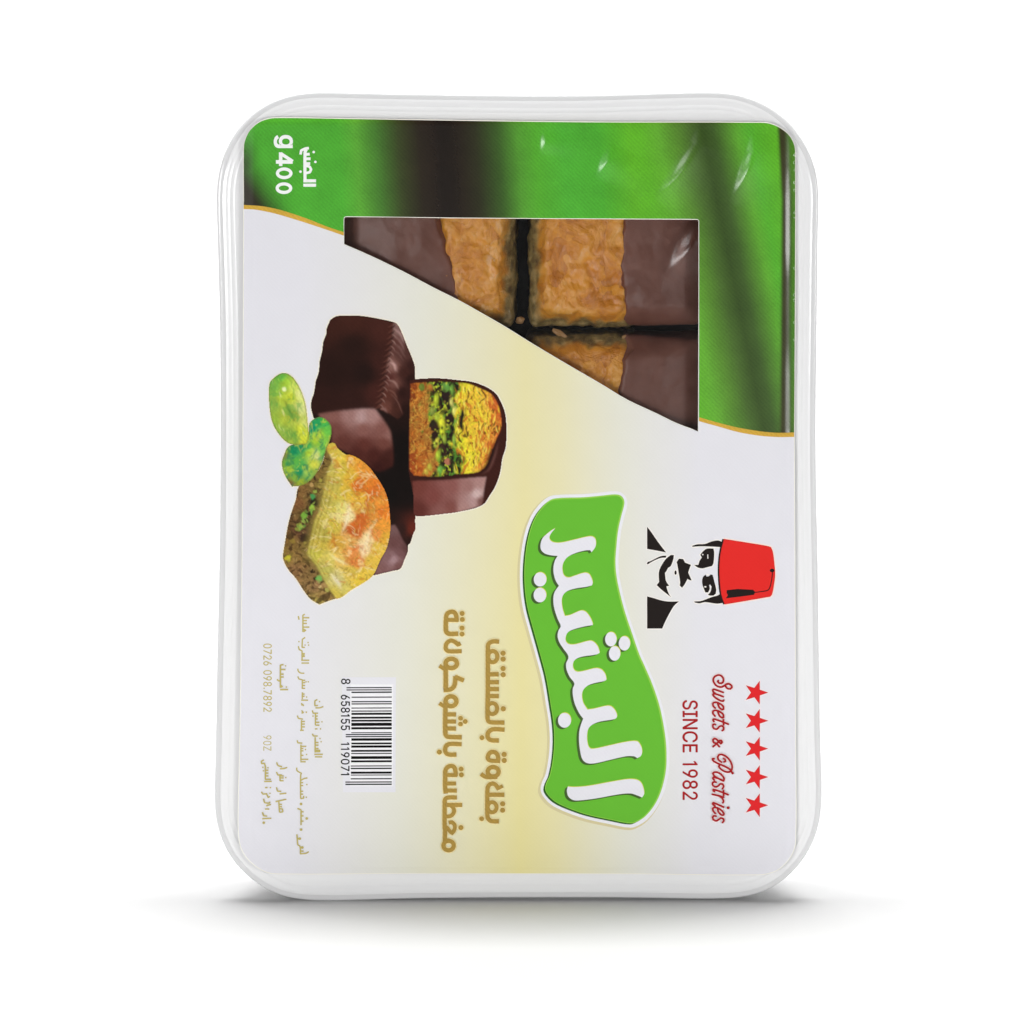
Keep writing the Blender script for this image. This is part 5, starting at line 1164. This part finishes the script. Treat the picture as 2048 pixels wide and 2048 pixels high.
def pastry_mat():
    m = mat('golden_filo', (0.45, 0.2, 0.05), 0.30, 0.6, coat=0.45, coat_rough=0.14)
    b = m.node_tree.nodes['Principled BSDF']
    tc = nd(m, 'ShaderNodeTexCoord')
    mp = nd(m, 'ShaderNodeMapping'); mp.inputs['Scale'].default_value = (1, 1, 0.9)
    ln(m, tc.outputs['Object'], mp.inputs['Vector'])
    n1_ = nd(m, 'ShaderNodeTexNoise'); n1_.inputs['Scale'].default_value = 105; n1_.inputs['Detail'].default_value = 8; n1_.inputs['Roughness'].default_value = 0.6; n1_.inputs['Distortion'].default_value = 1.6
    ln(m, mp.outputs[0], n1_.inputs['Vector'])
    cr = nd(m, 'ShaderNodeValToRGB')
    e = cr.color_ramp.elements
    e[0].position = 0.28; e[0].color = (0.56, 0.19, 0.012, 1)
    e[1].position = 0.78; e[1].color = (0.94, 0.56, 0.27, 1)
    for p, c_ in [(0.42, (0.74, 0.29, 0.022, 1)), (0.55, (0.86, 0.38, 0.035, 1)), (0.66, (0.90, 0.45, 0.08, 1))]:
        q = e.new(p); q.color = c_
    # overlapping flakes of filo: uneven patches, the pale ones also painting in its sheen
    fv = nd(m, 'ShaderNodeTexVoronoi'); fv.inputs['Scale'].default_value = 260
    fw = nd(m, 'ShaderNodeTexNoise'); fw.inputs['Scale'].default_value = 200; fw.inputs['Detail'].default_value = 3
    ln(m, tc.outputs['Object'], fw.inputs['Vector'])
    fa = nd(m, 'ShaderNodeVectorMath', operation='MULTIPLY_ADD')
    ln(m, fw.outputs['Color'], fa.inputs[0]); fa.inputs[1].default_value = (0.008, 0.008, 0.008); ln(m, tc.outputs['Object'], fa.inputs[2])
    ln(m, fa.outputs[0], fv.inputs['Vector'])
    fs = nd(m, 'ShaderNodeSeparateColor'); ln(m, fv.outputs['Color'], fs.inputs[0])
    fm = nd(m, 'ShaderNodeMath', operation='MULTIPLY_ADD'); ln(m, fs.outputs[0], fm.inputs[0]); fm.inputs[1].default_value = 0.26
    fo = nd(m, 'ShaderNodeMath', operation='SUBTRACT'); ln(m, n1_.outputs['Fac'], fo.inputs[0]); fo.inputs[1].default_value = 0.13
    ln(m, fo.outputs[0], fm.inputs[2])
    ln(m, fm.outputs[0], cr.inputs['Fac'])
    # green nut filling further down between the filo layers
    at = nd(m, 'ShaderNodeAttribute', attribute_name='Layer')
    n3_ = nd(m, 'ShaderNodeTexNoise'); n3_.inputs['Scale'].default_value = 420; n3_.inputs['Detail'].default_value = 4
    ln(m, tc.outputs['Object'], n3_.inputs['Vector'])
    c2 = nd(m, 'ShaderNodeValToRGB')
    e = c2.color_ramp.elements
    e[0].position = 0.32; e[0].color = (0.11, 0.065, 0.022, 1)
    e[1].position = 0.72; e[1].color = (0.60, 0.44, 0.19, 1)
    q = e.new(0.5); q.color = (0.26, 0.19, 0.065, 1)
    ln(m, n3_.outputs['Fac'], c2.inputs['Fac'])
    mx = nd(m, 'ShaderNodeMix', data_type='RGBA')
    ln(m, at.outputs['Fac'], mx.inputs[0]); ln(m, cr.outputs[0], mx.inputs[6]); ln(m, c2.outputs[0], mx.inputs[7])
    ln(m, mx.outputs[2], b.inputs['Base Color'])
    vo = nd(m, 'ShaderNodeTexVoronoi', feature='DISTANCE_TO_EDGE'); vo.inputs['Scale'].default_value = 170
    wn = nd(m, 'ShaderNodeTexNoise'); wn.inputs['Scale'].default_value = 120
    ln(m, tc.outputs['Object'], wn.inputs['Vector'])
    ad = nd(m, 'ShaderNodeVectorMath', operation='MULTIPLY_ADD')
    ln(m, wn.outputs['Color'], ad.inputs[0]); ad.inputs[1].default_value = (0.006, 0.006, 0.006); ln(m, tc.outputs['Object'], ad.inputs[2])
    ln(m, ad.outputs[0], vo.inputs['Vector'])
    vr = nd(m, 'ShaderNodeMapRange'); vr.inputs['From Max'].default_value = 0.06
    ln(m, vo.outputs['Distance'], vr.inputs['Value'])
    b1 = nd(m, 'ShaderNodeBump'); b1.inputs['Strength'].default_value = 0.12; b1.inputs['Distance'].default_value = 0.0005
    ln(m, vr.outputs[0], b1.inputs['Height'])
    b2 = nd(m, 'ShaderNodeBump'); b2.inputs['Strength'].default_value = 1.0; b2.inputs['Distance'].default_value = 0.0012
    ln(m, fm.outputs[0], b2.inputs['Height']); ln(m, b1.outputs[0], b2.inputs['Normal'])
    ln(m, b2.outputs[0], b.inputs['Normal']); ln(m, b2.outputs[0], b.inputs['Coat Normal'])
    b.inputs['Subsurface Weight'].default_value = 0.0
    return m
M_CHOC, M_FILO = choc_mat(), pastry_mat()
M_CRUMB = mat('toasted_crumb', (0.42, 0.24, 0.10), 0.5)
M_GAP_SHADE = mat('dark_gap_shade', (0.012, 0.010, 0.009), 0.45, 0.4)  # near-black colour stands in for the shade in gaps between the sweets

FRONT_D, BACK_D = 20.0, 215.0
def rounded_block(x0, x1, y0, y1, d0, d1, R, rough, seed, n=(60, 50, 26), lx=None, rx=None, flare=0.0, thin=0, crown=0.0):
    """a soft block in plan units with an uneven surface; lx / rx bend its left or right end"""
    verts, faces, idx = [], [], {}
    nx, ny, nd_ = n
    lay = []
    def vert(i, j, k_):
        key = (i, j, k_)
        if key in idx:
            return idx[key]
        y = y0 + (y1 - y0) * j / ny
        a = lx(y) if lx else x0
        b_ = rx(y) if rx else x1
        p = Vector((a + (b_ - a) * i / nx, y, d0 + (d1 - d0) * k_ / nd_))
        Ra, Rb = (R, R) if not thin else ((7.0, 34.0) if thin < 0 else (34.0, 7.0))
        q = Vector((min(max(p.x, a + Ra), b_ - Rb), min(max(p.y, y0 + R), y1 - R), min(max(p.z, d0 + R), d1 - R)))
        dv = p - q
        kx = (R / Ra) if dv.x < 0 else (R / Rb)
        dv.x *= kx
        if dv.length > 1e-6:
            nrm = dv.normalized()
            p = q + Vector((nrm.x * R / kx, nrm.y * R, nrm.z * R))
        else:
            nrm = Vector((0, 0, -1))
        o = Vector((seed * 31.7, seed * 12.3, seed * 7.1))
        h = 0.0
        for s_, a_ in rough:
            h += a_ * noise.noise(p / s_ + o)
        p = p + nrm * h
        if crown:
            mid_x, half = (a + b_) / 2, (b_ - a) / 2
            out_ = (p.x - mid_x) / half * (1 if thin < 0 else -1)
            p.z += crown * max(0.0, out_ + 0.1) ** 2 * (1 - float(smoothstep(d0, d0 + 60, p.z)))
        fl = flare * float(smoothstep(d0 + 2, d0 + 44, p.z))
        p = Vector((p.x + fl * (1 if i > nx / 2 else -1) * min(1, abs(2 * i / nx - 1) * 1.3), p.y + fl * (2 * j / ny - 1), p.z))
        verts.append(W3(p.x, p.y, p.z))
        lay.append(float(smoothstep(d0 + 11, d0 + 24, p.z + 9 * noise.noise(p / 18 + o))))
        idx[key] = len(verts) - 1
        return idx[key]
    for k_ in (0, nd_):
        for i in range(nx):
            for j in range(ny):
                q = [vert(i, j, k_), vert(i + 1, j, k_), vert(i + 1, j + 1, k_), vert(i, j + 1, k_)]
                faces.append(q if k_ == 0 else q[::-1])
    for j in (0, ny):
        for i in range(nx):
            for k_ in range(nd_):
                q = [vert(i, j, k_), vert(i, j, k_ + 1), vert(i + 1, j, k_ + 1), vert(i + 1, j, k_)]
                faces.append(q if j == 0 else q[::-1])
    for i in (0, nx):
        for j in range(ny):
            for k_ in range(nd_):
                q = [vert(i, j, k_), vert(i, j + 1, k_), vert(i, j + 1, k_ + 1), vert(i, j, k_ + 1)]
                faces.append(q if i == 0 else q[::-1])
    return verts, faces, lay

def sweet(label, x0, x1, y0, y1, bound, choc_right, seed, front=FRONT_D):
    """filo block with one end dipped in chocolate; bound(y) is where the dip stops"""
    global ORG
    cx_ = (x0 + x1) / 2
    loc = W3(cx_, (y0 + y1) / 2, BACK_D)
    t = thing('chocolate_dipped_pastry', loc, label, 'pastry', 'pastries packed in the sweets box')
    ORG = Vector(loc)
    rough = [(70, 8.0), (26, 6.5), (11, 3.0), (5, 1.2)]
    v, f, lay = rounded_block(*((x0, bound((y0 + y1) / 2) + 16) if choc_right else (bound((y0 + y1) / 2) - 16, x1)), y0, y1, front + 3.5, BACK_D, 15, rough, seed, flare=25)
    me = mesh_from(v, f)
    a = me.attributes.new('Layer', 'FLOAT', 'POINT')
    a.data.foreach_set('value', lay)
    link('filo_pastry', me, t, M_FILO, True)
    wob = lambda y: 5.0 * noise.noise(Vector((y / 26, seed, 0))) + 2 * noise.noise(Vector((y / 8, seed, 3)))
    if choc_right:
        v, f, _ = rounded_block(0, x1 + 9, y0 - 6, y1 + 6, front, BACK_D - 2, 26, [(90, 7.0), (34, 2.6), (12, 0.7)], seed + 5, lx=lambda y: bound(y) + wob(y), flare=18, thin=-1, crown=24)
    else:
        v, f, _ = rounded_block(x0 - 9, 0, y0 - 6, y1 + 6, front, BACK_D - 2, 26, [(90, 7.0), (34, 2.6), (12, 0.7)], seed + 5, rx=lambda y: bound(y) + wob(y), flare=18, thin=1, crown=24)
    link('chocolate_coating', mesh_from(v, f), t, M_CHOC, True)
    return t
sweet('pastry at the left of the window, its left end dipped in smooth brown chocolate', 702, 1006, 404, 630,
      lambda y: float(np.interp(y, [400, 440, 500, 560, 600, 640], [868, 874, 892, 912, 922, 928])), False, 1)
sweet('pastry filling the upper right of the window, its right end dipped in chocolate', 1086, 1392, 408, 631,
      lambda y: float(np.interp(y, [400, 450, 540, 600, 650], [1250, 1244, 1240, 1246, 1252])), True, 2, 20)
sweet('pastry in the lower right point of the window, mostly hidden by the cream label', 1080, 1394, 701, 930,
      lambda y: float(np.interp(y, [680, 700, 720, 780, 930], [1276, 1262, 1248, 1238, 1236])), True, 3, 21)

# crumbs lying in the gaps between the sweets
def crumb(label, px, py, d, sx, sy, sz, rot, seed):
    global ORG
    loc = W3(px, py, d)
    bm = bmesh.new()
    bmesh.ops.create_icosphere(bm, subdivisions=2, radius=1.0)
    for v_ in bm.verts:
        h = 1 + 0.35 * noise.noise(v_.co * 1.6 + Vector((seed, 0, 0)))
        p = v_.co * h
        c_, s_ = math.cos(rot), math.sin(rot)
        v_.co = Vector(((p.x * sx * c_ - p.z * sy * s_) * S, p.y * sz * S, (p.x * sx * s_ + p.z * sy * c_) * S))
    me = bpy.data.meshes.new('pastry_crumb')
    bm.to_mesh(me); bm.free()
    o = link('pastry_crumb', me, None, M_CRUMB)
    o.location = loc
    o['label'] = label; o['category'] = 'crumb'; o['group'] = 'crumbs between the pastries'
crumb('long flat toasted crumb lying under the upper right pastry', 1119, 672, 62, 17, 6, 6, -0.45, 1)
crumb('round brown crumb beside the left pastry at the slanting label edge', 1040, 646, 60, 9, 8, 8, 0.3, 2)
crumb('small pale crumb in the dark gap below the chocolate boundary', 1250, 679, 58, 6, 4, 4, 0.2, 3)

ORG = Vector(BOX.location)
v, f = loops([(114, 252), (84, 40)], OUT)  # added dark lining inside the tray, painting the gaps as deep shade
link('gap_shade_lining', mesh_from(v + [], f), BOX, M_GAP_SHADE, True)
n = len(OUT)
gv = [W3(x, y, 250) for x, y in grow(OUT, -112)]
me = mesh_from(gv, [tuple(range(n))])
link('gap_shade_back', me, BOX, M_GAP_SHADE)  # added dark sheet behind the sweets, coloured like the shade there
